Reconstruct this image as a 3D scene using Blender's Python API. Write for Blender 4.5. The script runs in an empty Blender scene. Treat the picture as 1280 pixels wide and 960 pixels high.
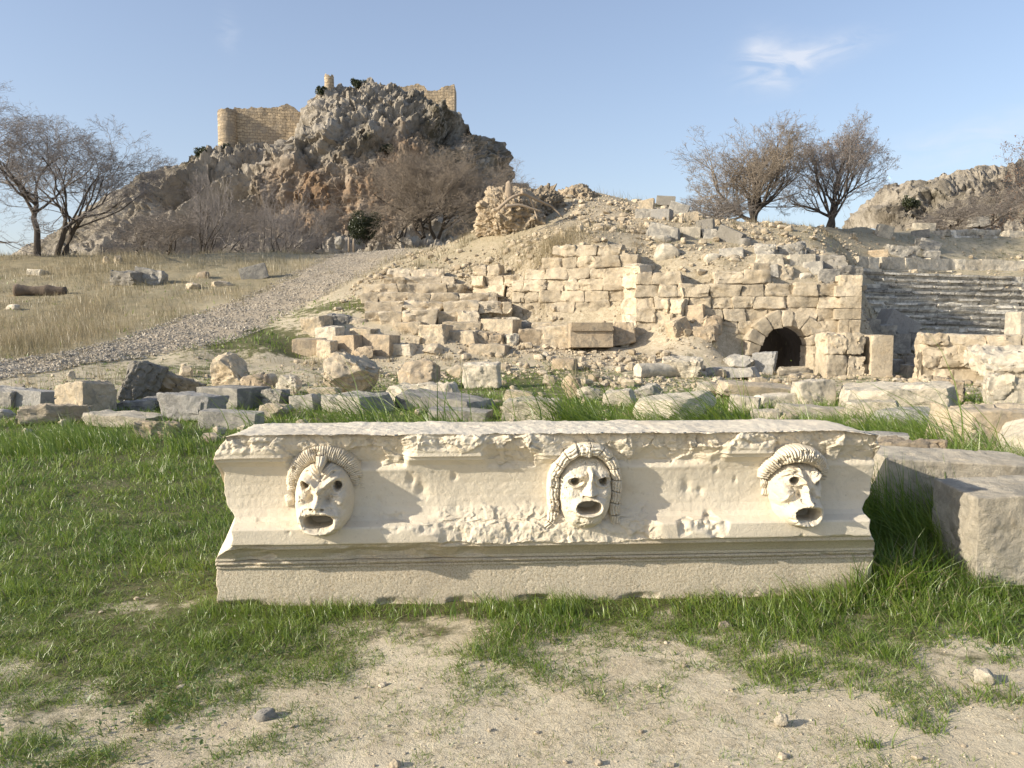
import bpy, bmesh, math, random
import numpy as np
from mathutils import Vector, Matrix

SC = bpy.context.scene
COL = SC.collection
R = math.radians
S = 1.38                      # metres per layout unit
HC = 1.16 * S                 # eye height
F = 961.0
TH = math.atan(80.0 / F)

# ------------------------------------------------------------------ noise
def _h(ix, iy, iz, seed):
    n = (ix.astype(np.uint32) * np.uint32(374761393) + iy.astype(np.uint32) * np.uint32(668265263)
         + iz.astype(np.uint32) * np.uint32(2147483647 - 559) + np.uint32((seed * 974711 + 12345) & 0xffffffff))
    n = (n ^ (n >> np.uint32(13))) * np.uint32(1274126177)
    n = (n ^ (n >> np.uint32(16))) * np.uint32(2246822519)
    return ((n ^ (n >> np.uint32(15))) & np.uint32(0xffffff)).astype(np.float64) / 0xffffff

def vnoise(P, seed=0):
    P = np.asarray(P, float)
    I = np.floor(P); f = P - I
    I = I.astype(np.int64)
    u = f * f * f * (f * (f * 6 - 15) + 10)
    r = 0
    for a in (0, 1):
        wx = u[..., 0] if a else 1 - u[..., 0]
        for b in (0, 1):
            wy = u[..., 1] if b else 1 - u[..., 1]
            for c in (0, 1):
                wz = u[..., 2] if c else 1 - u[..., 2]
                r = r + wx * wy * wz * _h(I[..., 0] + a, I[..., 1] + b, I[..., 2] + c, seed)
    return r * 2 - 1

def fbm(P, o=4, seed=0, g=0.5):
    P = np.asarray(P, float); r = 0; a = 1.0; t = 0
    for k in range(o):
        r = r + a * vnoise(P * 2.03 ** k + 7.3 * k, seed + k * 17); t += a; a *= g
    return r / t

def fb2(x, y, f, o=4, seed=0):
    return fbm(np.stack([np.asarray(x) * f, np.asarray(y) * f, np.zeros_like(np.asarray(x, float)) + .37], -1), o, seed)

def voro(P, seed=0):
    """F1, F2 distances and a random value of the nearest cell"""
    P = np.asarray(P, float); I = np.floor(P).astype(np.int64)
    d1 = np.full(P.shape[:-1], 9.0); d2 = d1.copy(); cid = np.zeros(P.shape[:-1])
    for a in (-1, 0, 1):
        for b in (-1, 0, 1):
            for c in (-1, 0, 1):
                J = I + np.array([a, b, c])
                ox = _h(J[..., 0], J[..., 1], J[..., 2], seed); oy = _h(J[..., 0], J[..., 1], J[..., 2], seed + 5)
                oz = _h(J[..., 0], J[..., 1], J[..., 2], seed + 9)
                d = np.sqrt((J[..., 0] + ox - P[..., 0]) ** 2 + (J[..., 1] + oy - P[..., 1]) ** 2 + (J[..., 2] + oz - P[..., 2]) ** 2)
                nb = d < d1
                d2 = np.where(nb, d1, np.minimum(d2, d)); cid = np.where(nb, ox, cid); d1 = np.where(nb, d, d1)
    return d1, d2, cid

def facet(P, seed=0, tilt=1.0):
    """broken-stone facets: every cell is a randomly tilted plane; about -1..1"""
    P = np.asarray(P, float); I = np.floor(P).astype(np.int64)
    d1 = np.full(P.shape[:-1], 9.0); out = np.zeros(P.shape[:-1])
    for a in (-1, 0, 1):
        for b in (-1, 0, 1):
            for c in (-1, 0, 1):
                J = I + np.array([a, b, c]); h = lambda k: _h(J[..., 0], J[..., 1], J[..., 2], seed + k)
                D = P - (J + np.stack([h(0), h(5), h(9)], -1)); d = (D ** 2).sum(-1); nb = d < d1; d1 = np.where(nb, d, d1)
                pl = (h(21) - .5) * 1.2 + tilt * ((h(31) - .5) * D[..., 0] + (h(41) - .5) * D[..., 1] + (h(51) - .5) * D[..., 2]) * 2
                out = np.where(nb, pl, out)
    return out

def sst(a, b, x):
    t = np.clip((x - a) / (b - a), 0, 1)
    return t * t * (3 - 2 * t)

# ------------------------------------------------------------------ mesh helpers
def mkmesh(name, V, Fq, attrs=None, smooth=True, sharp=None):
    """Fq: list of (k, array[n,k]) or a single array"""
    if isinstance(Fq, np.ndarray): Fq = [Fq]
    V = np.asarray(V, np.float32)
    me = bpy.data.meshes.new(name)
    me.vertices.add(len(V)); me.vertices.foreach_set('co', V.ravel())
    li = np.concatenate([f.ravel() for f in Fq]).astype(np.int32)
    tot = np.concatenate([np.full(len(f), f.shape[1], np.int32) for f in Fq])
    st = np.concatenate([[0], np.cumsum(tot)[:-1]]).astype(np.int32)
    me.loops.add(len(li)); me.loops.foreach_set('vertex_index', li)
    me.polygons.add(len(tot)); me.polygons.foreach_set('loop_start', st); me.polygons.foreach_set('loop_total', tot)
    me.polygons.foreach_set('use_smooth', np.full(len(tot), smooth, bool))
    for k, a in (attrs or {}).items():
        at = me.attributes.new(k, 'FLOAT', 'POINT'); at.data.foreach_set('value', np.asarray(a, np.float32))
    me.update(calc_edges=True)
    if sharp: me.set_sharp_from_angle(angle=R(sharp))
    return me

def link(name, me, mat=None, parent=None, loc=None):
    o = bpy.data.objects.new(name, me); COL.objects.link(o)
    if mat and not me.materials: me.materials.append(mat)
    if parent: o.parent = parent
    if loc is not None: o.location = loc
    return o

def tag(o, label=None, cat=None, group=None, kind=None):
    if label: o['label'] = label
    if cat: o['category'] = cat
    if group: o['group'] = group
    if kind: o['kind'] = kind
    return o

def empty(name, loc, label, cat, group=None):
    o = bpy.data.objects.new(name, None); COL.objects.link(o); o.location = loc
    o.empty_display_size = .1
    return tag(o, label, cat, group)

class MB:
    """gathers pieces into one mesh"""
    def __init__(s): s.V = []; s.F = {}; s.n = 0; s.T = []
    def add(s, V, Fq, tint=0.0):
        if isinstance(Fq, np.ndarray): Fq = [Fq]
        for f in Fq: s.F.setdefault(f.shape[1], []).append(f + s.n)
        s.V.append(V); s.n += len(V); s.T.append(np.full(len(V), tint) if np.isscalar(tint) else tint)
    def mesh(s, name, smooth=True, sharp=None):
        return mkmesh(name, np.concatenate(s.V), [np.concatenate(a) for a in s.F.values()],
                      {'tint': np.concatenate(s.T)}, smooth, sharp)

def gridf(nr, nc, wrap=False):
    i = np.arange(nr - 1)[:, None] * nc; j = np.arange(nc if wrap else nc - 1)[None]
    j2 = (j + 1) % nc
    return np.stack([i + j, i + j2, i + nc + j2, i + nc + j], -1).reshape(-1, 4)

_cg = {}
def cube_grid(n):
    if n in _cg: return _cg[n]
    a = np.linspace(-1, 1, n + 1); V = []; Fs = []
    g1, g2 = np.meshgrid(a, a, indexing='ij'); k = 0; f = gridf(n + 1, n + 1)
    for ax in range(3):
        for sg in (-1, 1):
            P = np.zeros((n + 1, n + 1, 3)); P[..., ax] = sg; P[..., (ax + 1) % 3] = g1; P[..., (ax + 2) % 3] = g2
            V.append(P.reshape(-1, 3)); Fs.append((f if sg > 0 else f[:, ::-1]) + k); k += (n + 1) ** 2
    V = np.concatenate(V); Fs = np.concatenate(Fs)
    key = np.round(V * 1e4).astype(np.int64); _, idx, inv = np.unique(key, axis=0, return_index=True, return_inverse=True)
    _cg[n] = (V[idx], inv.reshape(-1)[Fs]); return _cg[n]

def stone_arr(half, n=10, kind='block', seed=0, rough=1.0):
    rng = np.random.RandomState(seed); G, Fq = cube_grid(n); half = np.asarray(half, float)
    m = half.min(); g = (half[0] * half[1] * half[2]) ** (1 / 3)
    if kind == 'boulder':
        Q = G / np.linalg.norm(G, axis=1, keepdims=True)
        Q = Q * .45 + G * .55 * (1 / np.maximum(1e-6, np.linalg.norm(G, axis=1, keepdims=True) ** .6))
        P = Q * half * 1.12; cuts = 13; lo = .70; warp = .14; fine = .040
    elif kind == 'round':
        Q = G / np.linalg.norm(G, axis=1, keepdims=True); Q = Q * .7 + G * .3
        P = Q * half * 1.08; cuts = 5; lo = .82; warp = .12; fine = .03
    else:
        r = m * (.05 if kind == 'crisp' else .11)
        H = G * half; c = np.clip(H, -(half - r), half - r); d = H - c
        L = np.linalg.norm(d, axis=1, keepdims=True); P = c + d / np.maximum(L, 1e-9) * r
        cuts = {'block': 5, 'crisp': 3, 'rough': 8}[kind]; lo = {'block': .84, 'crisp': .93, 'rough': .76}[kind]
        warp = {'block': .07, 'crisp': .02, 'rough': .13}[kind]; fine = {'block': .026, 'crisp': .012, 'rough': .05}[kind]
    if kind == 'rough' or kind == 'block':           # a taper so no two sides stay parallel
        tp = rng.uniform(-.13, .13, 4)
        P = P.copy(); zz = P[:, 2] / half[2]; xx = P[:, 0] / half[0]
        P[:, 0] *= 1 - tp[0] * zz; P[:, 1] *= 1 - tp[1] * zz; P[:, 2] *= 1 - tp[2] * xx
    off = rng.uniform(0, 50, 3)
    W = np.stack([fbm(P / (g * 1.5) + off + 11 * k, 2, seed + k) for k in range(3)], -1)
    P = P + W * warp * g * rough
    nz = fbm(P / (g * .45) + off, 3, seed + 40)
    for k in range(cuts):
        d = rng.normal(size=3); d[2] = d[2] * .8 + .15; d /= np.linalg.norm(d)
        sup = np.abs(d * half).sum() if kind in ('block', 'crisp', 'rough') else np.sqrt(((d * half) ** 2).sum())
        t = sup * rng.uniform(lo, 1.0) + nz * .035 * g * rough
        ex = np.maximum(0, P @ d - t); P = P - ex[:, None] * d
    N = P / half ** 2; N /= np.maximum(1e-9, np.linalg.norm(N, axis=1, keepdims=True))
    P0 = P; fa = {'block': .045, 'crisp': .010, 'rough': .095, 'boulder': .06, 'round': .022}[kind]
    wq = P0 / (g * .62) + off; P = P + N * ((facet(wq + .35 * W, seed + 60) * fa + facet(wq * 2.7 + W, seed + 66) * fa * .45) * g * rough)[:, None]
    P = P + N * (fbm(P0 / (g * .28) + off, 5, seed + 80, .62) * fine * g * rough)[:, None]
    return P, Fq

# ------------------------------------------------------------------ layout: picture ray -> world
def ray(u, v):
    dx = (u - 640) / F; dv = (480 - v) / F
    return np.array([dx, math.cos(TH) + dv * math.sin(TH), -math.sin(TH) + dv * math.cos(TH)])
def at(u, v, Y):
    d = ray(u, v); return np.array([0, 0, HC]) + d * (Y * S / d[1])
# ------------------------------------------------------------------ terrain
CP = []                       # (x, y, z)
for x in (-30, -14, -8, -4, 0, 4, 8, 14, 30):
    for y in (-10, -3, 2, 5, 8, 11): CP.append((x * S, y * S, 0.0))
CP = [c for c in CP if not (c[0] < -20 * S and c[1] > 10)]
for u, v, Y in [
    # left: lawn edge, path, dry slope
    (0, 470, 14.2), (-150, 470, 14.5), (170, 452, 16.5), (300, 448, 17.5), (0, 452, 16), (-200, 440, 17), (100, 438, 17.2), (200, 422, 18.6),
    (280, 425, 18.8), (330, 432, 18.2), (0, 425, 18.3), (0, 380, 24), (0, 345, 29.5), (0, 319, 34), (-200, 380, 24), (-200, 319, 34), (-500, 330, 34), (-500, 400, 22),
    (150, 370, 25.5), (130, 402, 21.5), (250, 355, 28), (150, 321, 35), (250, 318, 38), (90, 318, 35), (330, 316, 40), (200, 345, 30),
    (270, 393, 22.5), (330, 376, 24.5), (380, 348, 29), (340, 400, 21.5), (420, 335, 32), (390, 375, 24.5), (440, 345, 29), (430, 318, 38.5), (490, 314, 39.5), (460, 328, 34),
    (520, 318, 34), (560, 305, 37), (500, 335, 27),(620, 303, 32),
    # terrace
    (380, 448, 18.4), (500, 447, 18.4), (620, 443, 18.6), (720, 440, 18.6), (600, 458, 17), (700, 462, 16.5), (600, 474, 15), (400, 470, 15.2), (800, 476, 14.8),
    (340, 425, 19.2), (400, 420, 19.6), (420, 408, 20.2), (440, 390, 20.8), (560, 424, 19.3), (660, 424, 19.3), (760, 430, 19),
    (455, 372, 22.2), (520, 405, 20.2), (600, 405, 20.3), (690, 408, 20.4), (470, 345, 24.6), (560, 372, 22.2), (545, 345, 24.6), (640, 400, 20.6), (740, 412, 20.3),
    # soil heap and arch forecourt
    (800, 462, 17), (830, 432, 18.6), (800, 420, 19.4), (870, 425, 18.4), (900, 450, 17.6), (930, 467, 17.2), (980, 470, 17.4), (1060, 472, 17.4), (1130, 474, 17.4), (1200, 476, 17.2), (1280, 476, 17.2), (1500, 476, 17),
    (980, 480, 15.5), (1200, 484, 15), (1130, 471, 18.5), (1100, 455, 20.5), (1140, 440, 22), (1240, 430, 23), (1400, 430, 23), (1700, 440, 22), (1800, 476, 17),
    # behind the brick wall and the arch wall
    (600, 330, 24.5), (650, 318, 22.2), (700, 312, 21.8), (770, 312, 21.4), (800, 345, 20.3), (820, 330, 20.6), (700, 285, 24.5), (760, 285, 24.5), (650, 300, 25),
    (850, 338, 19.8), (900, 335, 19.6), (960, 338, 19.5), (1050, 345, 19.5), (1065, 345, 19.6), (850, 312, 21.5), (920, 318, 21.5), (1000, 325, 21.5), (1060, 332, 21.5),
    (640, 262, 29), (690, 244, 30), (745, 240, 31), (800, 255, 29), (860, 268, 28.5), (900, 286, 30), (960, 285, 32), (1040, 285, 33.5), (1080, 284, 36), (1150, 285, 38.5), (1280, 287, 40), (1500, 287, 40),
    (960, 300, 27), (1050, 305, 27), (1068, 322, 24), (1085, 321, 31.6), (1150, 320, 33.6), (1230, 320, 34.6), (1290, 320, 34.8), (1500, 318, 35.4), (1700, 300, 34),
    (1090, 352, 29), (1150, 353, 30.1), (1230, 354, 30.8), (1300, 355, 31), (1500, 352, 32),
    (1100, 432, 24), (1160, 432, 24.8), (1280, 432, 25.6), (1500, 432, 26),
    (1120, 400, 26.6), (1200, 402, 27.6), (1300, 404, 28.2), (1500, 400, 29),
    # foot and back of the walls, so that the ground steps up there
    (835, 428, 18.5), (860, 424, 18.4), (880, 428, 18.25), (900, 440, 18.2), (920, 455, 18.2), (945, 467, 18.3), (982, 468, 18.3), (1010, 468, 18.2), (1040, 468, 18.2), (1070, 468, 18.2), (1090, 468, 18.2),
    (845, 352, 19.7), (870, 352, 19.6), (890, 342, 19.6), (910, 342, 19.5), (935, 342, 19.5), (960, 350, 19.4), (985, 352, 19.4), (1010, 353, 19.4), (1035, 353, 19.4), (1055, 350, 19.4), (1069, 350, 19.4), (920, 455, 18.6), (950, 464, 18.7), (982, 466, 18.8), (1020, 466, 18.7), (1060, 465, 18.7),
    (1069, 340, 21), (1069, 333, 23), (1069, 330, 25), (1070, 328, 27), (1071, 326, 29), (1072, 323, 30.4),
    (1090, 341, 30.5), (1120, 341, 31.0), (1150, 342, 31.5), (1190, 343, 32.0), (1230, 344, 32.4), (1300, 345, 32.8), (1400, 345, 33), (1080, 462, 19.2), (1080, 458, 21), (1080, 445, 23), (1080, 425, 25), (1080, 400, 27), (1080, 372, 28.6), (1081, 350, 29.8), (1110, 350, 30.3),
    (1110, 462, 19.2), (1140, 460, 19.6),
    (650, 412, 21), (680, 412, 20.8), (710, 413, 20.5), (740, 413, 20.3), (770, 414, 20.0), (790, 418, 19.6), (815, 424, 19.0),
    (650, 345, 22.2), (668, 328, 22), (690, 312, 21.8), (720, 308, 21.5), (750, 307, 21.2), (780, 312, 21), (800, 340, 20.6), (825, 345, 20.2),
    (625, 410, 21), (625, 400, 22), (610, 398, 22.2), (600, 340, 23.4),
]:
    CP.append(tuple(at(u, v, Y)))
for x, y, z in [(-20, 46, 2.6), (-5, 50, 2.6), (8, 45, 2.5), (-35, 46, 2.2), (20, 46, 2.5), (-40, 80, 0), (0, 80, 1), (40, 80, 0), (-90, 60, -2), (90, 60, -2), (-90, 20, 0), (90, 20, 0), (0, 110, 0), (80, 110, -1), (-80, 110, -2),
                (60, 40, 2), (-60, 40, 1.2)]:
    CP.append((x * S, y * S, z * S))
CP = np.array(CP)
_A = np.linalg.norm(CP[:, None, :2] - CP[None, :, :2], axis=-1)
_n = len(CP); _M = np.zeros((_n + 3, _n + 3)); _M[:_n, :_n] = _A - np.eye(_n) * .006
_M[:_n, _n] = 1; _M[:_n, _n + 1:] = CP[:, :2]; _M[_n, :_n] = 1; _M[_n + 1:, :_n] = CP[:, :2].T
_W = np.linalg.solve(_M, np.concatenate([CP[:, 2], np.zeros(3)]))

def gz0(x, y):
    x = np.atleast_1d(np.asarray(x, float)); y = np.atleast_1d(np.asarray(y, float)); sh = x.shape
    x = x.ravel(); y = y.ravel(); out = np.empty(len(x))
    for i in range(0, len(x), 20000):
        xs = np.clip(x[i:i + 20000], -125, 125); ys = np.clip(y[i:i + 20000], -14, 155)
        d = np.hypot(xs[:, None] - CP[None, :, 0], ys[:, None] - CP[None, :, 1])
        out[i:i + 20000] = d @ _W[:_n] + _W[_n] + _W[_n + 1] * xs + _W[_n + 2] * ys
    return out.reshape(sh)
def gz(x, y):
    x = np.atleast_1d(np.asarray(x, float)); y = np.atleast_1d(np.asarray(y, float))
    far = sst(7, 22, y)
    return gz0(x, y) + fb2(x, y, .8, 3, 3) * (.018 + .09 * far) + fb2(x, y, 4.5, 3, 8) * (.012 + .03 * far) + fb2(x, y, 17, 3, 9) * .008

_tt = np.concatenate([np.arange(1.5, 30, .05), np.arange(30, 75, .1)])
def ghit(u, v):
    d = ray(u, v); t = _tt / d[1]
    P = np.array([0, 0, HC]) + t[:, None] * d
    b = np.nonzero(P[:, 2] < gz0(P[:, 0], P[:, 1]))[0]
    return P[b[0]] if len(b) else P[-1]

# ground cover values given at picked ground points: (u, v, green, blade height m, dry, rubble)
CV = [(0, 955, 0.37, 0.04, 0, 0), (100, 905, 0.5, 0.04, 0, 0), (200, 955, 0.27, 0.032, 0, 0), (330, 905, 0.194, 0.032, 0, 0), (450, 940, 0.14, 0.032, 0, 0), (640, 935, 0.077, 0.032, 0, 0), (640, 880, 0.242, 0.032, 0, 0), (900, 935, 0.104, 0.04, 0, 0), (1200, 935, 0.104, 0.05, 0, 0), (1090, 900, 0.194, 0.05, 0, 0),
      (1280, 860, 0.35, 0.05, 0, 0), (1200, 815, 0.572, 0.05, 0, 0), (1100, 795, 0.644, 0.05, 0, 0), (1000, 850, 0.53, 0.05, 0, 0), (900, 820, 0.477, 0.05, 0, 0), (780, 850, 0.422, 0.05, 0, 0), (700, 820, 0.437, 0.05, 0, 0), (560, 860, 0.278, 0.04, 0, 0), (560, 800, 0.505, 0.05, 0, 0), (450, 830, 0.382, 0.05, 0, 0), (400, 800, 0.644, 0.05, 0, 0), (300, 800, 0.816, 0.05, 0, 0), (330, 860, 0.458, 0.048, 0, 0),
      (200, 860, 0.72, 0.048, 0, 0), (100, 800, 0.85, 0.05, 0, 0), (150, 780, 0.72, 0.048, 0, 0), (60, 840, 0.72, 0.048, 0, 0), (0, 840, 0.57, 0.04, 0, 0), (0, 750, 0.95, 0.075, 0, 0), (150, 650, 1, 0.064, 0, 0), (0, 600, 1, 0.08, 0, 0), (230, 600, 1, 0.08, 0, 0), (100, 555, 1, 0.08, 0, 0), (240, 560, 1, 0.08, 0, 0),
      (450, 760, 1, 0.06, 0, 0), (700, 755, 1, 0.06, 0, 0), (950, 760, 1, 0.06, 0, 0), (1120, 730, 1, 0.3, 0, 0), (1150, 690, 1, 0.38, 0, 0), (1150, 640, 1, 0.45, 0, 0), (1230, 735, 0.9, 0.14, 0, 0), (1280, 760, 0.75, 0.075, 0, 0), (400, 560, 1, 0.08, 0, 0), (640, 560, 1, 0.08, 0, 0), (900, 560, 1, 0.08, 0, 0), (1100, 560, 1, 0.3, 0, 0), (1250, 590, 0.9, 0.3, 0, 0),
      (50, 520, 0.9, 0.12, 0, 0), (300, 520, 0.8, 0.12, 0, 0), (600, 515, 0.9, 0.12, 0, 0), (800, 515, 0.85, 0.15, 0, 0), (1000, 520, 0.95, 0.16, 0, 0), (1150, 520, 0.95, 0.16, 0, 0), (1250, 505, 0.8, 0.12, 0, 0), (430, 510, 0.7, 0.1, 0, 0),
      (30, 470, 0.45, 0.05, 0.3, 0.1), (200, 450, 0.5, 0.05, 0.35, 0.1), (250, 465, 0.75, 0.06, 0.1, 0.1), (330, 470, 0.45, 0.05, 0.3, 0.1), (440, 495, 0.6, 0.07, 0.1, 0.1), (380, 455, 0.3, 0.04, 0.5, 0.1), (560, 470, 0.75, 0.06, 0.15, 0.1), (620, 480, 0.95, 0.08, 0, 0), (700, 465, 0.8, 0.07, 0.1, 0.1), (760, 470, 0.6, 0.06, 0.2, 0.2), (860, 475, 0.6, 0.06, 0.2, 0.1), (950, 472, 0.6, 0.05, 0.3, 0.1), (1060, 478, 0.6, 0.05, 0.3, 0.1), (1210, 485, 0.6, 0.06, 0.2, 0.1), (640, 452, 0.3, 0.04, 0.4, 0.3),
      (320, 425, 0.9, 0.12, 0.1, 0), (300, 420, 0.95, 0.16, 0.1, 0), (350, 430, 0.95, 0.15, 0, 0), (430, 385, 0.85, 0.1, 0.1, 0.1), (400, 400, 0.4, 0.06, 0.3, 0.3), (450, 440, 0.1, 0.03, 0.1, 0.5), (600, 435, 0.12, 0.03, 0.1, 0.6), (700, 430, 0.05, 0.03, 0.1, 0.7), (560, 415, 0.05, 0.03, 0.1, 0.8), (650, 405, 0.05, 0.03, 0.1, 0.9), (540, 370, 0.05, 0.04, 0.1, 0.9), (500, 345, 0.1, 0.04, 0.3, 0.8), (450, 345, 0.2, 0.05, 0.4, 0.6), (460, 330, 0.2, 0.05, 0.5, 0.4), (540, 325, 0.2, 0.06, 0.7, 0.4), (560, 305, 0.35, 0.08, 0.8, 0.2), (600, 320, 0.1, 0.05, 0.5, 0.8), (660, 310, 0.05, 0.05, 0.35, 0.9), (720, 290, 0.05, 0.05, 0.3, 1), (760, 270, 0.05, 0.05, 0.2, 1), (780, 300, 0.1, 0.05, 0.3, 0.9),
      (820, 440, 0.02, 0.03, 0.05, 0.7), (880, 435, 0.05, 0.03, 0.1, 0.7), (840, 300, 0.2, 0.05, 0.4, 0.8), (880, 310, 0.3, 0.06, 0.4, 0.7), (950, 310, 0.12, 0.05, 0.3, 0.9), (900, 330, 0.12, 0.05, 0.3, 0.9), (1000, 295, 0.3, 0.05, 0.6, 0.6), (1100, 295, 0.4, 0.06, 0.6, 0.175), (1180, 310, 0.45, 0.06, 0.5, 0.14), (1280, 305, 0.5, 0.07, 0.6, 0.105), (1060, 310, 0.3, 0.05, 0.5, 0.6),
      (1150, 455, 0.05, 0.03, 0.1, 0.6), (1100, 440, 0.05, 0.03, 0.1, 0.7),
      (0, 440, 0.3, 0.12, 0.9, 0), (-150, 440, 0.3, 0.1, 0.9, 0), (100, 425, 0.35, 0.12, 0.95, 0), (180, 405, 0.4, 0.1, 0.9, 0), (0, 400, 0.22, 0.12, 1, 0), (150, 380, 0.28, 0.1, 1, 0.1), (0, 360, 0.25, 0.12, 0.9, 0.1), (250, 360, 0.28, 0.1, 0.9, 0.1), (100, 345, 0.25, 0.1, 0.9, 0.1), (150, 330, 0.2, 0.12, 1, 0), (300, 330, 0.25, 0.1, 0.95, 0.1), (330, 350, 0.25, 0.1, 0.95, 0.1), (-300, 350, 0.3, 0.1, 1, 0), (450, 312, 0.3, 0.08, 0.9, 0.1), (0, 322, 0.2, 0.1, 1, 0)]
_cg_ = np.array([ghit(c[0], c[1])[:2] for c in CV]); _cv = np.array([c[2:] for c in CV], float)
_cl = np.stack([_cg_[:, 0] / (_cg_[:, 1] + 2), np.log(_cg_[:, 1] + 2) * 1.3], -1)
def cover(x, y):
    """green, height, dry, rubble"""
    x = np.asarray(x, float); y = np.asarray(y, float); sh = x.shape; x = x.ravel(); y = np.maximum(y.ravel(), -.5)
    out = np.empty((len(x), 4))
    for i in range(0, len(x), 40000):
        p = np.stack([x[i:i + 40000] / (y[i:i + 40000] + 2), np.log(y[i:i + 40000] + 2) * 1.3], -1)
        d2 = ((p[:, None] - _cl[None]) ** 2).sum(-1); w = 1 / (d2 + .0006) ** 1.7
        out[i:i + 40000] = (w @ _cv) / w.sum(1, keepdims=True)
    return out.reshape(sh + (4,))

# gravel path as a world polyline: left edge / right edge
PL = np.array([ghit(u, v)[:2] for u, v in [(-260, 470), (-100, 461), (0, 456), (80, 442), (150, 427), (205, 408), (250, 391), (300, 377), (345, 356), (385, 335), (410, 322)]] + [at(432, 316, 39)[:2]])
PR = np.array([ghit(u, v)[:2] for u, v in [(-260, 500), (-100, 488), (0, 475), (90, 458), (170, 446), (240, 436), (290, 425), (345, 398), (405, 370), (450, 345), (490, 326)]] + [at(520, 314, 40)[:2]])
def resamp(P, n):
    t = np.concatenate([[0], np.cumsum(np.linalg.norm(np.diff(P, axis=0), axis=1))]); t /= t[-1]
    q = np.linspace(0, 1, n); return np.stack([np.interp(q, t, P[:, k]) for k in range(P.shape[1])], -1)
def smooth1(P, k=3):
    for _ in range(k):
        Q = P.copy(); Q[1:-1] = P[1:-1] * .5 + (P[:-2] + P[2:]) * .25; P = Q
    return P
PL = smooth1(resamp(PL, 160), 8); PR = smooth1(resamp(PR, 160), 8)

def path_pts(nc=26):
    t = np.linspace(0, 1, nc)[None, :, None]
    j = fb2(PL[:, 0], PL[:, 1], .9, 4, 31)[:, None] * .7
    k = fb2(PR[:, 0], PR[:, 1], .9, 4, 33)[:, None] * .7
    d = (PR - PL); d /= np.linalg.norm(d, axis=1, keepdims=True)
    A = PL + d * j; B = PR + d * k
    return A[:, None] * (1 - t) + B[:, None] * t, t[0, :, 0]

def build_ground():
    y = [-6.0]
    while y[-1] < 3000: y.append(y[-1] + max(.05, .0105 * (abs(y[-1]) + 1.5)) * (1 if y[-1] < 80 else 6))
    y = np.array(y); a = np.linspace(-1.5, 1.5, 460)
    X = a[None] * (y[:, None] + 7.5); Y = np.repeat(y[:, None], len(a), 1)
    Z = gz(X, Y)
    c = cover(X, Y)
    V = np.stack([X, Y, Z], -1).reshape(-1, 3)
    Fq = gridf(len(y), len(a)); Cc = at(982, 441, 18.72); ctr = V[Fq].mean(1); rr = 36 * Cc[1] / F
    Fq = Fq[~((np.abs(ctr[:, 0] - Cc[0] - .1 * (ctr[:, 1] - Cc[1])) < rr) & (ctr[:, 1] > Cc[1] - .1) & (ctr[:, 1] < Cc[1] + 4.1) & (ctr[:, 2] < Cc[2] + rr + .25))]
    me = mkmesh('ground', V, Fq, {'green': c[..., 0].ravel(), 'dry': c[..., 2].ravel(), 'rub': c[..., 3].ravel()})
    link('ground', me, M['ground']); tag(bpy.data.objects['ground'], kind='structure')
    P, t = path_pts(); Zp = gz(P[..., 0], P[..., 1]) + .035 - .09 * np.maximum(np.abs(t * 2 - 1) - .86, 0)[None] / .14
    V = np.concatenate([P, Zp[..., None]], -1).reshape(-1, 3)
    o = link('path', mkmesh('path', V, gridf(P.shape[0], P.shape[1])[:, ::-1]), M['path']); tag(o, kind='structure')
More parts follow.
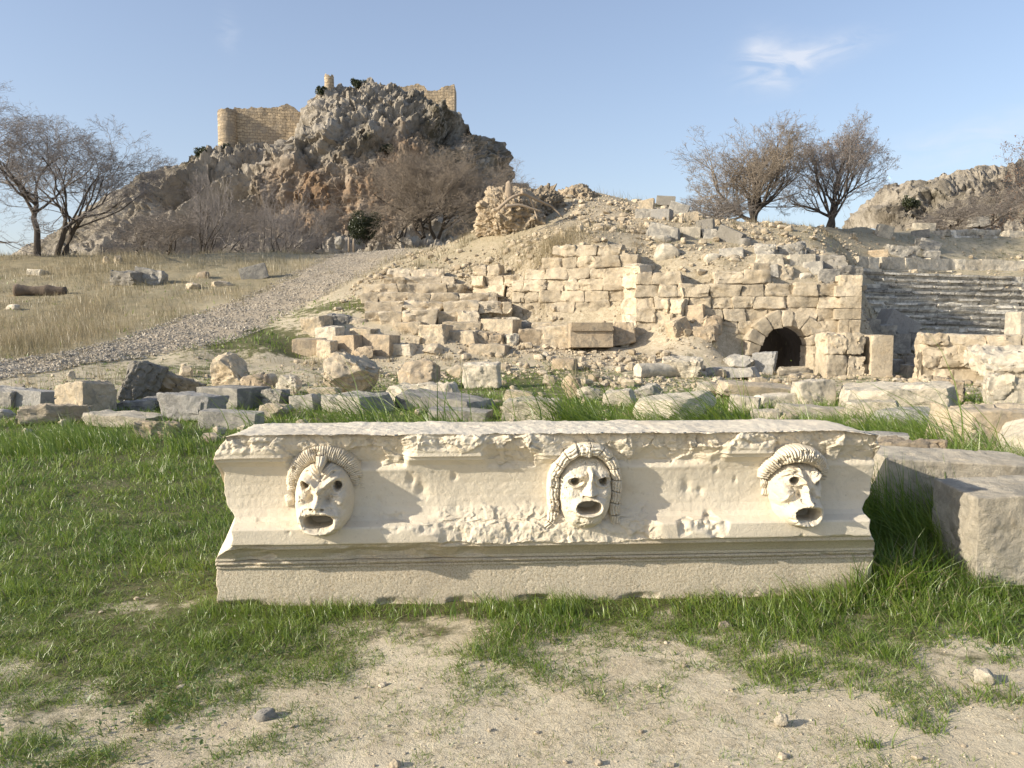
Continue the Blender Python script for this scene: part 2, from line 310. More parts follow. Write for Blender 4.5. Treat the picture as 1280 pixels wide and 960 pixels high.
# ------------------------------------------------------------------ materials
M = {}
class NT:
    def __init__(s, name):
        m = bpy.data.materials.new(name); m.use_nodes = True; s.m = m; s.t = m.node_tree; s.t.nodes.clear()
        s.out = s.n('ShaderNodeOutputMaterial'); M[name] = m
    def n(s, ty, **kw):
        x = s.t.nodes.new(ty)
        for k, v in kw.items():
            if k in x.bl_rna.properties.keys(): setattr(x, k, v)
        return x
    def l(s, a, b): s.t.links.new(a, b)
    def val(s, v, sock):
        if hasattr(v, 'is_output') or hasattr(v, 'node'): s.l(v, sock)
        else: sock.default_value = v
    def co(s): return s.n('ShaderNodeTexCoord').outputs['Object']
    def noise(s, co, sc, det=4, rough=.55, dist=0, dim='3D'):
        x = s.n('ShaderNodeTexNoise'); s.l(co, x.inputs['Vector']); x.inputs['Scale'].default_value = sc
        x.inputs['Detail'].default_value = det; x.inputs['Roughness'].default_value = rough; x.inputs['Distortion'].default_value = dist
        return x.outputs['Fac']
    def vor(s, co, sc, feat='F1', out='Distance'):
        x = s.n('ShaderNodeTexVoronoi'); x.feature = feat; s.l(co, x.inputs['Vector']); x.inputs['Scale'].default_value = sc
        return x.outputs[out]
    def ramp(s, f, pts):
        x = s.n('ShaderNodeValToRGB'); s.l(f, x.inputs['Fac']); e = x.color_ramp.elements
        while len(e) < len(pts): e.new(.5)
        for k, (p, c) in enumerate(pts):
            e[k].position = p; e[k].color = (c if len(np.atleast_1d(c)) == 4 else (tuple(c) + (1,) if np.ndim(c) else (c, c, c, 1)))
        return x.outputs['Color']
    def mix(s, f, a, b, mode='MIX'):
        x = s.n('ShaderNodeMix'); x.data_type = 'RGBA'; x.blend_type = mode
        s.val(f, x.inputs[0])
        for v, k in ((a, 6), (b, 7)):
            if isinstance(v, tuple) and len(v) == 3: v = v + (1,)
            s.val(v, x.inputs[k])
        return x.outputs[2]
    def math(s, op, a, b=0.0, c=None):
        x = s.n('ShaderNodeMath'); x.operation = op; s.val(a, x.inputs[0]); s.val(b, x.inputs[1])
        if c is not None: s.val(c, x.inputs[2])
        return x.outputs[0]
    def attr(s, n):
        x = s.n('ShaderNodeAttribute'); x.attribute_name = n; return x.outputs['Fac']
    def rnd(s): return s.n('ShaderNodeObjectInfo').outputs['Random']
    def bump(s, h, st, dist, prev=None):
        x = s.n('ShaderNodeBump'); s.l(h, x.inputs['Height']); x.inputs['Strength'].default_value = st; x.inputs['Distance'].default_value = dist
        if prev is not None: s.l(prev, x.inputs['Normal'])
        return x.outputs['Normal']
    def done(s, col, rough=.9, nrm=None, spec=.25):
        b = s.n('ShaderNodeBsdfPrincipled'); s.val(col if not isinstance(col, tuple) else col + (1,), b.inputs['Base Color']); s.val(rough, b.inputs['Roughness'])
        b.inputs['Specular IOR Level'].default_value = spec
        if nrm is not None: s.l(nrm, b.inputs['Normal'])
        s.l(b.outputs[0], s.out.inputs['Surface']); return s.m

def stone_mat(name, base, alt, dark, lich=0.0, lichcol=(.13, .125, .11), sc=1.0, bump=1.0, tintamt=.3):
    m = NT(name); co = m.co()
    ad = m.n('ShaderNodeVectorMath'); ad.operation = 'ADD'; m.l(co, ad.inputs[0])
    rv = m.math('MULTIPLY', m.rnd(), 91.0); cb = m.n('ShaderNodeCombineXYZ')
    for k in range(3): m.l(rv, cb.inputs[k])
    m.l(cb.outputs[0], ad.inputs[1]); co = ad.outputs[0]
    n1 = m.noise(co, 1.6 * sc, 5, .6); c = m.mix(m.ramp(n1, [(.35, 0.0), (.68, 1.0)]), base, alt)
    n2 = m.noise(co, 7 * sc, 6, .65, .4); c = m.mix(m.math('MULTIPLY', m.ramp(n2, [(.5, 0.0), (.72, 1.0)]), .55), c, dark)
    n3 = m.noise(co, 38 * sc, 4, .7); c = m.mix(m.math('MULTIPLY', m.ramp(n3, [(.55, 0.0), (.75, 1.0)]), .35), c, dark)
    if lich:
        n4 = m.noise(co, 3.4 * sc, 7, .7, .6); c = m.mix(m.math('MULTIPLY', m.ramp(n4, [(.52 - lich * .3, 0.0), (.64 - lich * .2, 1.0)]), min(1, .55 + lich * .5)), c, lichcol)
    t = m.math('ADD', m.math('MULTIPLY', m.math('SUBTRACT', m.rnd(), .5), tintamt), m.math('ADD', m.math('MULTIPLY', m.attr('tint'), tintamt * 1.6), 1.0))
    hs = m.n('ShaderNodeHueSaturation'); m.l(c, hs.inputs['Color']); m.l(t, hs.inputs['Value']); c = hs.outputs[0]
    b1 = m.bump(m.noise(co, 11 * sc, 8, .75), .9 * bump, .05 / sc)
    b2 = m.bump(m.noise(co, 70 * sc, 3, .7), .55 * bump, .006 / sc, b1)
    return m.done(c, .93, b2, .2)

CREAM = (.60, .505, .365); CREAM2 = (.53, .425, .29); CDARK = (.30, .23, .15)
def build_mats():
    stone_mat('cream', CREAM, CREAM2, CDARK, .26, (.27, .245, .20))
    stone_mat('pale', (.67, .60, .475), (.60, .52, .395), (.33, .27, .19), .26, (.31, .285, .235))
    stone_mat('wall', (.60, .515, .385), (.51, .42, .295), (.28, .215, .14), .16, (.36, .31, .24), tintamt=.20)
    stone_mat('ochre', (.50, .41, .29), (.43, .33, .22), (.24, .18, .115), .18, (.2, .18, .15))
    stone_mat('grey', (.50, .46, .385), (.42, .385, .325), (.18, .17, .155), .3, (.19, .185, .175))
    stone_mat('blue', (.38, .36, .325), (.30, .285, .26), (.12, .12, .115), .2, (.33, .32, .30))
    stone_mat('dark', (.31, .285, .245), (.24, .22, .19), (.09, .08, .07), .25, (.24, .22, .18))
    stone_mat('seat', (.60, .555, .465), (.50, .46, .385), (.22, .20, .17), .24, (.22, .20, .17), tintamt=.45)
    # the carved block: fine pale limestone with a pitted, stained lower band
    m = NT('frieze'); co = m.co()
    c = m.mix(m.ramp(m.noise(co, 1.3, 5, .6), [(.35, 0.0), (.7, 1.0)]), (.70, .63, .50), (.63, .55, .425))
    c = m.mix(m.math('MULTIPLY', m.ramp(m.noise(co, 5, 6, .7, .5), [(.55, 0.0), (.8, 1.0)]), .5), c, (.50, .40, .27))
    c = m.mix(m.math('MULTIPLY', m.ramp(m.noise(co, 45, 4, .75), [(.60, 0.0), (.72, 1.0)]), .45), c, (.33, .26, .17))
    c = m.mix(m.math('MULTIPLY', m.ramp(m.noise(co, 2.6, 8, .75, .8), [(.53, 0.0), (.66, 1.0)]), .5), c, (.47, .43, .355))
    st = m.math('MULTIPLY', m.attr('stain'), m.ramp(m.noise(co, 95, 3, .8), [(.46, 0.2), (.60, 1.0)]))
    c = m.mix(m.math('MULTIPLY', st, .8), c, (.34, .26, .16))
    br = m.math('MULTIPLY', m.attr('fresh'), m.ramp(m.noise(co, 9, 4, .7), [(.4, 0.0), (.65, 1.0)])); c = m.mix(m.math('MULTIPLY', br, .6), c, (.70, .60, .44))
    b1 = m.bump(m.noise(co, 30, 6, .78), .55, .010); b2 = m.bump(m.noise(co, 140, 3, .7), .6, .004, b1)
    m.done(c, .92, b2, .2)
    # ground
    m = NT('ground'); co = m.co(); g = m.attr('green'); d = m.attr('dry'); r = m.attr('rub')
    nA = m.noise(co, .9, 5, .6); nB = m.noise(co, 6, 6, .7); nC = m.noise(co, 40, 5, .75)
    soil = m.mix(m.ramp(nA, [(.35, 0.0), (.65, 1.0)]), (.69, .605, .445), (.59, .505, .355))
    soil = m.mix(m.math('MULTIPLY', m.ramp(nB, [(.45, 0.0), (.7, 1.0)]), .6), soil, (.50, .405, .275))
    soil = m.mix(m.math('MULTIPLY', m.ramp(nC, [(.58, 0.0), (.72, 1.0)]), .5), soil, (.56, .48, .36))
    rub = m.mix(m.ramp(m.noise(co, 2.6, 8, .75), [(.38, 0.0), (.62, 1.0)]), (.42, .35, .25), (.25, .205, .14)); vc = m.n('ShaderNodeSeparateColor'); m.l(m.vor(co, 11, 'F1', 'Color'), vc.inputs[0]); vs = m.ramp(vc.outputs[0], [(.55, 0.0), (.95, 1.0)]); rub = m.mix(m.math('MULTIPLY', vs, .7), rub, (.56, .475, .355)); vd = m.n('ShaderNodeSeparateColor'); m.l(m.vor(co, 27, 'F1', 'Color'), vd.inputs[0]); rub = m.mix(m.math('MULTIPLY', m.ramp(vd.outputs[0], [(.5, 0.0), (.9, 1.0)]), .5), rub, (.60, .52, .40)); soil = m.mix(r, soil, rub)
    dry = m.mix(m.ramp(m.noise(co, 1.7, 6, .7), [(.35, 0.0), (.65, 1.0)]), (.28, .225, .135), (.16, .145, .08)); c = m.mix(m.math('MULTIPLY', d, .85), soil, dry)
    gr = m.mix(m.ramp(m.noise(co, 12, 5, .7), [(.35, 0.0), (.65, 1.0)]), (.062, .082, .022), (.12, .11, .05))
    gf = m.math('SUBTRACT', m.math('ADD', g, m.math('MULTIPLY', m.math('SUBTRACT', m.noise(co, 3.2, 6, .7), .5), 1.6)), .52)
    gf = m.ramp(gf, [(.0, 0.0), (.22, 1.0)]); c = m.mix(m.math('MULTIPLY', gf, .9), c, gr)
    b1 = m.bump(nB, .45, .05); b2 = m.bump(nC, .6, .02, b1); b3 = m.bump(m.noise(co, 160, 3, .7), .5, .005, b2)
    m.done(c, .96, b3, .1)
    m = NT('path'); co = m.co()
    v = m.vor(co, 14, 'F1', 'Color'); c = m.mix(v, (.42, .365, .29), (.27, .235, .185)); c = m.mix(m.math('MULTIPLY', m.noise(co, .5, 6, .7), 1.0), c, (.36, .29, .20))
    b = m.bump(m.vor(co, 14), -.8, .05); m.done(c, .95, b, .15)
    m = NT('gravel'); t = m.attr('tint'); m.done(m.mix(t, (.26, .23, .185), (.56, .50, .41)), .9)
    m = NT('rubble'); t = m.attr('tint'); co = m.co(); c = m.mix(t, (.30, .245, .17), (.60, .51, .38)); c = m.mix(m.math('MULTIPLY', m.ramp(m.noise(co, 9, 4, .7), [(.45, 0.0), (.7, 1.0)]), .5), c, (.25, .2, .14)); m.done(c, .95, m.bump(m.noise(co, 30, 4, .7), .6, .02), .15)
    m = NT('grit'); t = m.attr('tint'); m.done(m.mix(t, (.52, .44, .31), (.66, .58, .43)), .95)
    def leaf(name, a, b, tr=.45, c3=None):
        m = NT(name); t = m.attr('tint'); c = m.mix(t, a, b)
        if c3: c = m.mix(m.ramp(m.attr('tip'), [(.35, 0.0), (1.0, 1.0)]), c, c3)
        df = m.n('ShaderNodeBsdfDiffuse'); m.l(c, df.inputs[0]); tl = m.n('ShaderNodeBsdfTranslucent'); m.l(c, tl.inputs[0])
        mx = m.n('ShaderNodeMixShader'); mx.inputs[0].default_value = tr; m.l(df.outputs[0], mx.inputs[1]); m.l(tl.outputs[0], mx.inputs[2])
        gl = m.n('ShaderNodeBsdfGlossy'); gl.inputs['Roughness'].default_value = .42; gl.inputs[0].default_value = (.9, .9, .9, 1)
        m2 = m.n('ShaderNodeMixShader'); m2.inputs[0].default_value = .05; m.l(mx.outputs[0], m2.inputs[1]); m.l(gl.outputs[0], m2.inputs[2])
        m.l(m2.outputs[0], m.out.inputs['Surface'])
    leaf('grass', (.10, .185, .016), (.255, .325, .052), .45)
    leaf('dryblade', (.40, .325, .195), (.22, .195, .105), .35)
    leaf('scrubblade', (.30, .23, .14), (.13, .125, .065), .25)
    leaf('weed', (.07, .13, .03), (.15, .20, .06), .35)
    leaf('evergreen', (.025, .036, .014), (.06, .07, .028), .2)
    leaf('deadleaf', (.28, .18, .115), (.20, .13, .085), .3)
    m = NT('bark'); co = m.co(); c = m.mix(m.noise(co, 5, 5, .7), (.055, .045, .037), (.13, .112, .095)); m.done(c, .95, m.bump(m.noise(co, 12, 4, .7), .8, .04), .1)
    m = NT('twig'); c = m.mix(m.noise(m.co(), 2, 3, .7), (.20, .178, .165), (.31, .28, .26)); m.done(c, .95)
    m = NT('twig_pale'); c = m.mix(m.noise(m.co(), 1.2, 3, .7), (.22, .18, .14), (.32, .27, .215)); m.done(c, .95)
    m = NT('twig_brown'); c = m.mix(m.noise(m.co(), 1.2, 3, .7), (.175, .15, .13), (.26, .23, .20)); m.done(c, .95)
    m = NT('logwood'); co = m.co(); c = m.mix(m.noise(co, 6, 5, .7), (.10, .075, .055), (.20, .155, .115)); m.done(c, .95, m.bump(m.noise(co, 14, 4, .7), .8, .03))
    m = NT('cutwood'); w = m.n('ShaderNodeTexWave'); w.wave_type = 'RINGS'; w.inputs['Scale'].default_value = 6; m.l(m.co(), w.inputs['Vector']); m.done(m.mix(w.outputs['Fac'], (.55, .42, .26), (.45, .32, .18)), .9)
    m = NT('driftwood'); co = m.co(); c = m.mix(m.noise(co, 5, 5, .7), (.42, .34, .25), (.28, .22, .16)); m.done(c, .95, m.bump(m.noise(co, 14, 4, .7), .8, .03))
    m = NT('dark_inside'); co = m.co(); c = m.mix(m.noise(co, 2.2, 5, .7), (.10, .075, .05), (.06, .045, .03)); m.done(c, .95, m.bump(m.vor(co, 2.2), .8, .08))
    # far rock
    m = NT('rock'); co = m.co()
    c = m.mix(m.ramp(m.noise(co, .16, 6, .65, .5), [(.38, 0.0), (.64, 1.0)]), (.405, .36, .295), (.21, .185, .15))
    lo = m.math('MULTIPLY', m.attr('cliff'), m.ramp(m.noise(co, .22, 5, .6), [(.3, .35), (.6, 1.0)])); c = m.mix(lo, c, (.25, .165, .10))
    c = m.mix(m.math('MULTIPLY', m.ramp(m.noise(co, .5, 8, .75, .4), [(.52, 0.0), (.66, 1.0)]), .75), c, (.105, .09, .07))
    c = m.mix(m.math('MULTIPLY', m.attr('scrub'), m.ramp(m.noise(co, .8, 6, .75), [(.42, 0.0), (.55, 1.0)])), c, (.075, .066, .042))
    b1 = m.bump(m.noise(co, .7, 8, .7), .9, .7); m.done(c, .96, b1, .1)
    m = NT('castle'); co = m.co()
    sp = m.n('ShaderNodeSeparateXYZ'); m.l(co, sp.inputs[0]); cbx = m.n('ShaderNodeCombineXYZ'); wn = m.math('MULTIPLY', m.noise(co, .9, 4, .6), .9); m.l(m.math('ADD', m.math('ADD', sp.outputs[0], sp.outputs[1]), wn), cbx.inputs[0]); m.l(m.math('ADD', sp.outputs[2], wn), cbx.inputs[1])
    bk = m.n('ShaderNodeTexBrick'); m.l(cbx.outputs[0], bk.inputs['Vector']); bk.inputs['Scale'].default_value = .42; bk.inputs['Color1'].default_value = (.56, .44, .29, 1); bk.inputs['Color2'].default_value = (.40, .315, .21, 1); bk.inputs['Mortar'].default_value = (.2, .155, .105, 1); bk.inputs['Mortar Size'].default_value = .03; bk.inputs['Mortar Smooth'].default_value = .6
    c = m.mix(m.math('MULTIPLY', m.ramp(m.noise(co, .5, 6, .7), [(.44, 0.0), (.6, 1.0)]), .75), bk.outputs['Color'], (.29, .245, .19))
    m.done(c, .95, m.bump(m.noise(co, 1.6, 5, .7), .8, .3), .1)
# ------------------------------------------------------------------ carved frieze block
def at_z(u, v, z):
    d = ray(u, v); return np.array([0, 0, HC]) + d * ((z - HC) / d[2])
BL0 = at_z(266, 760, 0.0); BL1 = at_z(1093, 743, 0.0)
BLEN = float(np.linalg.norm(BL1 - BL0)); BYAW = math.atan2(BL1[1] - BL0[1], BL1[0] - BL0[0])
PROF = np.array([(.0, -.03), (0, .222), (-.012, .226), (-.012, .238), (-.006, .240), (-.022, .246), (-.030, .256), (-.024, .266), (-.012, .269), (-.030, .273), (-.030, .290), (-.034, .294), (-.046, .31), (-.075, .338), (-.105, .356),
                 (-.112, .360), (-.112, .378), (-.120, .384), (-.150, .396), (-.152, .402), (-.152, .478), (-.146, .486), (-.12, .494), (-.085, .505), (-.058, .528), (-.042, .57), (-.036, .63), (-.040, .70), (-.052, .76), (-.070, .808), (-.090, .833),
                 (-.102, .837), (-.105, .842), (-.107, .858), (-.110, .861), (-.130, .864), (-.132, .882), (-.138, .895), (-.148, .93), (-.150, .968), (-.140, .985)])
def prof_y(z):
    k = PROF[20:]; return np.interp(z, k[:, 1], k[:, 0])

def u_of(xl):                      # block coordinate -> approximate picture column, used to place its worn stretches
    return 266 + (xl / BLEN) * (1093 - 266)

def build_frieze():
    P = PROF; seg = np.linalg.norm(np.diff(P, axis=0), axis=1); s = np.concatenate([[0], np.cumsum(seg)])
    q = np.unique(np.concatenate([np.arange(0, s[-1], .0048), s])); fr = np.stack([np.interp(q, s, P[:, 0]), np.interp(q, s, P[:, 1])], -1)
    nf = len(fr)
    top = np.stack([np.linspace(-.14, .54, 70), np.full(70, .987)], -1); bk = np.stack([np.full(16, .57), np.linspace(.96, -.03, 16)], -1)
    loop = np.concatenate([fr, top, bk]); nl = len(loop); nx = 760
    xs = np.linspace(0, 1, nx)
    y0 = np.repeat(loop[None, :, 0], nx, 0); z0 = np.repeat(loop[None, :, 1], nx, 0)
    # broken, uneven ends
    def endcut(sd, y, z):
        Q = np.stack([y * 2.2, z * 2.2, np.full_like(y, sd * 3.1)], -1)
        d1, d2, _ = voro(np.stack([y * 5, z * 5, np.full_like(y, sd)], -1), int(sd))
        return np.maximum(0, .035 + fbm(Q, 4, int(sd)) * .05 + d1 * .012)
    # left end: narrower at the top moulding, right end: bites at ledge and upper corner
    el = endcut(5, y0, z0) + .03 * sst(.25, .4, z0) + .03 * sst(.80, .9, z0) * (1 - sst(.0, .4, y0)) - .03 * np.exp(-((z0 - .63) / .1) ** 2) * 0 + .06 * sst(.9, .99, z0)
    er = endcut(11, y0, z0) + .0 * z0 + .03 * sst(.86, .99, z0) + .05 * sst(.9, 1, z0) * sst(-.2, .3, y0)
    fw = 1 - sst(.0, .25, y0)
    el += fw * (.105 * np.exp(-((z0 - .47) / .125) ** 4) + .045 * sst(.56, .64, z0) * (1 - sst(.76, .86, z0))) + .02 + .02 * fb2(z0, y0, 9, 3, 61); er += .05 * sst(.30, .40, z0) + fw * .05 * np.exp(-((z0 - .48) / .11) ** 4) + .015 * fb2(z0, y0, 9, 3, 62) - .005
    el -= .03; er -= .03
    X = el + xs[:, None] * (BLEN - er - el)
    U = u_of(X)
    P3 = np.stack([X, y0, z0], -1)
    front = np.zeros((nx, nl)); front[:, :nf] = 1
    Y = y0.copy(); Z = z0.copy()
    # upper band broken away with rough fracture facets
    w_up = sst(.845, .90, z0) * front
    kept = np.zeros((nx, nl))
    for a, b in ((278, 362), (503, 596), (664, 690), (886, 948)): kept = np.maximum(kept, sst(a - 6, a + 4, U) * (1 - sst(b - 4, b + 6, U)))
    d1, d2, cid = voro(np.stack([X * 5.5, y0 * 4, z0 * 8], -1), 3)
    e1, e2, eid = voro(np.stack([X * 15, y0 * 10, z0 * 20], -1) + fbm(P3 * 8, 2, 4)[..., None] * .5, 6)
    bigf = fbm(np.stack([X * 2.1, z0 * 1.2, y0 * 0], -1), 3, 21)
    Qf = np.stack([X, y0 * .7, z0 * 1.25], -1); wf = np.stack([fbm(P3 * 9, 3, 60 + q) for q in range(3)], -1) * .35
    frac = .030 + facet(Qf * 5 + wf * .5, 3) * .026 + facet(Qf * 13 + wf, 6) * .014 + facet(Qf * 30 + wf * 2, 12) * .008 + fbm(P3 * 42, 4, 9) * .008 + np.maximum(0, bigf) * .03 - .012
    recess = np.zeros((nx, nl))
    for a, b, dd in ((412, 502, .050), (598, 640, .02), (772, 850, .04), (952, 962, .02), (1030, 1100, .045)):
        recess = np.maximum(recess, dd * sst(a - 2, a + 6, U + 6 * fb2(z0, X, 9, 2, 7)) * (1 - sst(b - 12, b + 14, U + 14 * fb2(z0, X, 7, 2, 8))))
    for uu in (405, 730, 990): recess = np.maximum(recess, .035 * np.exp(-((U - uu) / 46) ** 4))
    frac = frac * .8; Y += w_up * (frac * (1 - .75 * kept * (1 - sst(.89, .93, z0))) + recess)
    # fillet lost where not kept: surface falls back to a rough slope
    w_fl = sst(.775, .825, z0) * (1 - sst(.885, .91, z0)) * (1 - kept) * front
    slope = np.interp(z0, [.77, .82, .91], [-.055, -.075, -.125])
    Y = Y * (1 - w_fl) + (slope + frac * .55 + recess * .8) * w_fl
    # ledge: crisp at the ends, smashed in the middle
    mid = sst(532, 556, U + 12 * fb2(z0, X, 8, 2, 5)) * (1 - sst(786, 815, U + 12 * fb2(z0, X, 8, 2, 6)))
    zn = z0 + fb2(X, z0, 5, 4, 29) * .05; w_lg = sst(.372, .40, z0) * (1 - sst(.50, .54, zn)) * front
    g1, g2, gid = voro(np.stack([X * 13, y0 * 8, z0 * 15], -1) + fbm(P3 * 7, 2, 14)[..., None] * .6, 16)
    rf = .020 + .028 * np.maximum(0, .3 + fb2(X, z0 * .4, 3.1, 3, 26)) + facet(Qf * 8 + wf * .8, 16) * .012 + facet(Qf * 26 + wf * 1.5, 17) * .006 + facet(Qf * 60 + wf * 3, 18) * .004 + fbm(P3 * 40, 5, 19) * .009 + .045 * sst(.42, .50, zn) * .8
    Yt = np.interp(z0, [.372, .395, .47, .54, .60], [-.112, -.122, -.108, -.066, -.040]) + facet(Qf * 7 + wf * .8, 16) * .012 + facet(Qf * 24 + wf * 1.5, 17) * .006 + fbm(P3 * 34, 5, 19) * .010 + fb2(X, z0 * .5, 3.1, 3, 26) * .018
    wl = sst(.372, .395, z0) * (1 - sst(.50, .60, zn)) * front * mid; Y = Y * (1 - wl) + np.minimum(Yt, .0) * wl
    Z -= front * mid * np.exp(-((z0 - .40) / .022) ** 2) * np.maximum(0, .012 + .03 * fb2(X, z0 * 0, 5, 3, 23))
    Y += (1 - mid) * w_lg * np.maximum(0, fbm(P3 * 6, 3, 24) - .22) * .09 * (1 + .5 * fbm(P3 * 40, 2, 3))
    # chips on the lower mouldings
    w_m = sst(.23, .25, z0) * (1 - sst(.38, .40, z0)) * front
    Y += w_m * np.maximum(0, fbm(np.stack([X * 4, y0, z0 * 9], -1), 4, 27) - .18) * .10
    # cavetto: chisel pecks, small hollows
    w_c = sst(.5, .53, z0) * (1 - sst(.80, .83, z0)) * front
    Y += w_c * (fbm(P3 * 55, 2, 30) * .0014 + fbm(P3 * 7, 3, 31) * .003)
    for (uu, zz, rr, dd) in ((508, .72, .020, .016), (520, .66, .03, .02), (560, .735, .015, .012), (845, .66, .03, .015), (880, .76, .012, .012), (905, .70, .01, .008), (470, .60, .02, .010), (862, .64, .02, .012)):
        xx = (uu - 266) / (1093 - 266) * BLEN; Y += w_c * dd * np.exp(-(((X - xx) / rr) ** 2 + ((z0 - zz) / (rr * 1.4)) ** 2) * (1 + .6 * fbm(P3 * 30, 2, 4)))
    w_b = (1 - sst(.215, .225, z0)) * front
    Y += w_b * (np.maximum(0, fbm(P3 * 75, 2, 33) - .25) * .004 + fbm(P3 * 5, 3, 34) * .004)
    # bottom edge chips
    Y += front * (1 - sst(.0, .05, z0)) * np.maximum(0, fbm(P3 * 5, 3, 36) - .05) * .08
    Z += (z0 > .985) * (1 - front) * (fbm(P3 * 5, 4, 41) * .012 + fbm(P3 * 26, 3, 42) * .006 - .035 * sst(.35, .57, y0) * (1 + fb2(X, y0, 3, 3, 44)))
    # rounding of upper left and right corners
    cl = np.maximum(0, 1 - X / .22); cr = np.maximum(0, 1 - (BLEN - X) / .30)
    Z -= sst(.80, .99, z0) * (cl ** 2 * .05 + cr ** 2 * .045)
    V = np.stack([X, Y, Z], -1).reshape(-1, 3); Fq = gridf(nx, nl, True)
    # closing ends: rings drawn in to the middle
    caps = [V]; Fs = [Fq]; off = len(V)
    for e, idx in ((0, 0), (1, nx - 1)):
        ring = np.stack([X[idx], Y[idx], Z[idx]], -1); c = np.array([ring[:, 0].mean(), .2, .5]); prev = np.arange(nl) + idx * nl
        for t in (.94, .86, .75, .6, .4, .2, .05):
            r = c + (ring - c) * t; r[:, 0] = ring[:, 0] * t + (1 - t) * ring[:, 0].mean() + fbm(np.stack([r[:, 1] * 6, r[:, 2] * 6, r[:, 0] * 0 + e], -1), 4, 50) * .02 * (1 - t) ** .3
            cur = off + np.arange(nl); f = np.stack([prev, np.roll(prev, -1), np.roll(cur, -1), cur], -1)
            Fs.append(f if e else f[:, ::-1]); caps.append(r); off += nl; prev = cur
        Fs.append(None); last = prev if e else prev[::-1]; Fs[-1] = last[None]
    V = np.concatenate(caps)
    quads = np.concatenate([f for f in Fs if f.shape[1] == 4]); ng = [f for f in Fs if f.shape[1] != 4]
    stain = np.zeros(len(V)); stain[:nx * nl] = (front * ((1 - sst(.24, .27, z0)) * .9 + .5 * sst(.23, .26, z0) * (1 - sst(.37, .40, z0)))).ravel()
    fresh = np.zeros(len(V)); fresh[:nx * nl] = np.maximum(w_lg * mid, np.maximum(w_up, w_fl) * .7).ravel()
    root = empty('frieze_block', tuple(BL0[:2]) + (0.0,), 'long pale limestone frieze block carved with three open mouthed theatre masks', 'carved block')
    root.rotation_euler.z = BYAW
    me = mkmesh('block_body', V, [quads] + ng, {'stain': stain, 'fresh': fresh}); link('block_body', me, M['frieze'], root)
    # rough footing course it rests on
    P, Fq = stone_arr((BLEN / 2 - .04, .26, .06), 40, 'rough', 77, .25); P = P + np.array([BLEN / 2, .30, -.018]); P[:, 1] = np.maximum(P[:, 1], .012)
    link('footing', mkmesh('footing', P, Fq, {'stain': np.zeros(len(P)), 'fresh': np.zeros(len(P))}), M['frieze'], root)
    return root

# ---- masks: sculpted in sheets of crop pixels, k metres per pixel
def ell(U, V, c, rx, ry, rot=0.0):
    a = R(rot); du = U - c[0]; dv = V - c[1]
    x = du * math.cos(a) + dv * math.sin(a); y = -du * math.sin(a) + dv * math.cos(a)
    return x / rx, y / ry
def bumpg(U, V, c, rx, ry, h, rot=0):
    x, y = ell(U, V, c, rx, ry, rot); return h * np.exp(-(x * x + y * y))
def dpoly(U, V, pts):
    d = np.full(U.shape, 1e9); tt = np.zeros(U.shape); pts = np.array(pts, float); n = len(pts) - 1
    for i in range(n):
        a, b = pts[i], pts[i + 1]; ab = b - a
        t = np.clip(((U - a[0]) * ab[0] + (V - a[1]) * ab[1]) / max(1e-9, ab @ ab), 0, 1)
        dd = np.hypot(U - a[0] - t * ab[0], V - a[1] - t * ab[1]); m = dd < d; d = np.where(m, dd, d); tt = np.where(m, (i + t) / n, tt)
    return d, tt
def spl(pts, n=24):
    pts = np.array(pts, float); return smooth1(resamp(pts, n), 4)
def ridge(U, V, pts, w, h, w2=None, taper=True):
    d, t = dpoly(U, V, spl(pts)); ww = w + ((w2 if w2 is not None else w) - w) * t
    f = np.sin(np.pi * np.clip(t, .04, .96)) ** .5 if taper else 1
    return h * np.exp(-(d / ww) ** 2) * f
def ring(U, V, c, rx, ry, w, h, rot=0, p=2.0):
    x, y = ell(U, V, c, rx, ry, rot); r = (np.abs(x) ** p + np.abs(y) ** p) ** (1 / p); s = (r - 1) * min(rx, ry)
    return h * np.exp(-(s / w) ** 2)
def hole(U, V, c, rx, ry, h, rot=0, flat=0.0, p=2.2):
    x, y = ell(U, V, c, rx, ry, rot)
    if flat: y = np.where(y < 0, y / flat, y)
    r = (np.abs(x) ** p + np.abs(y) ** p) ** (1 / p); return -h * (1 - sst(.86, 1.10, r))

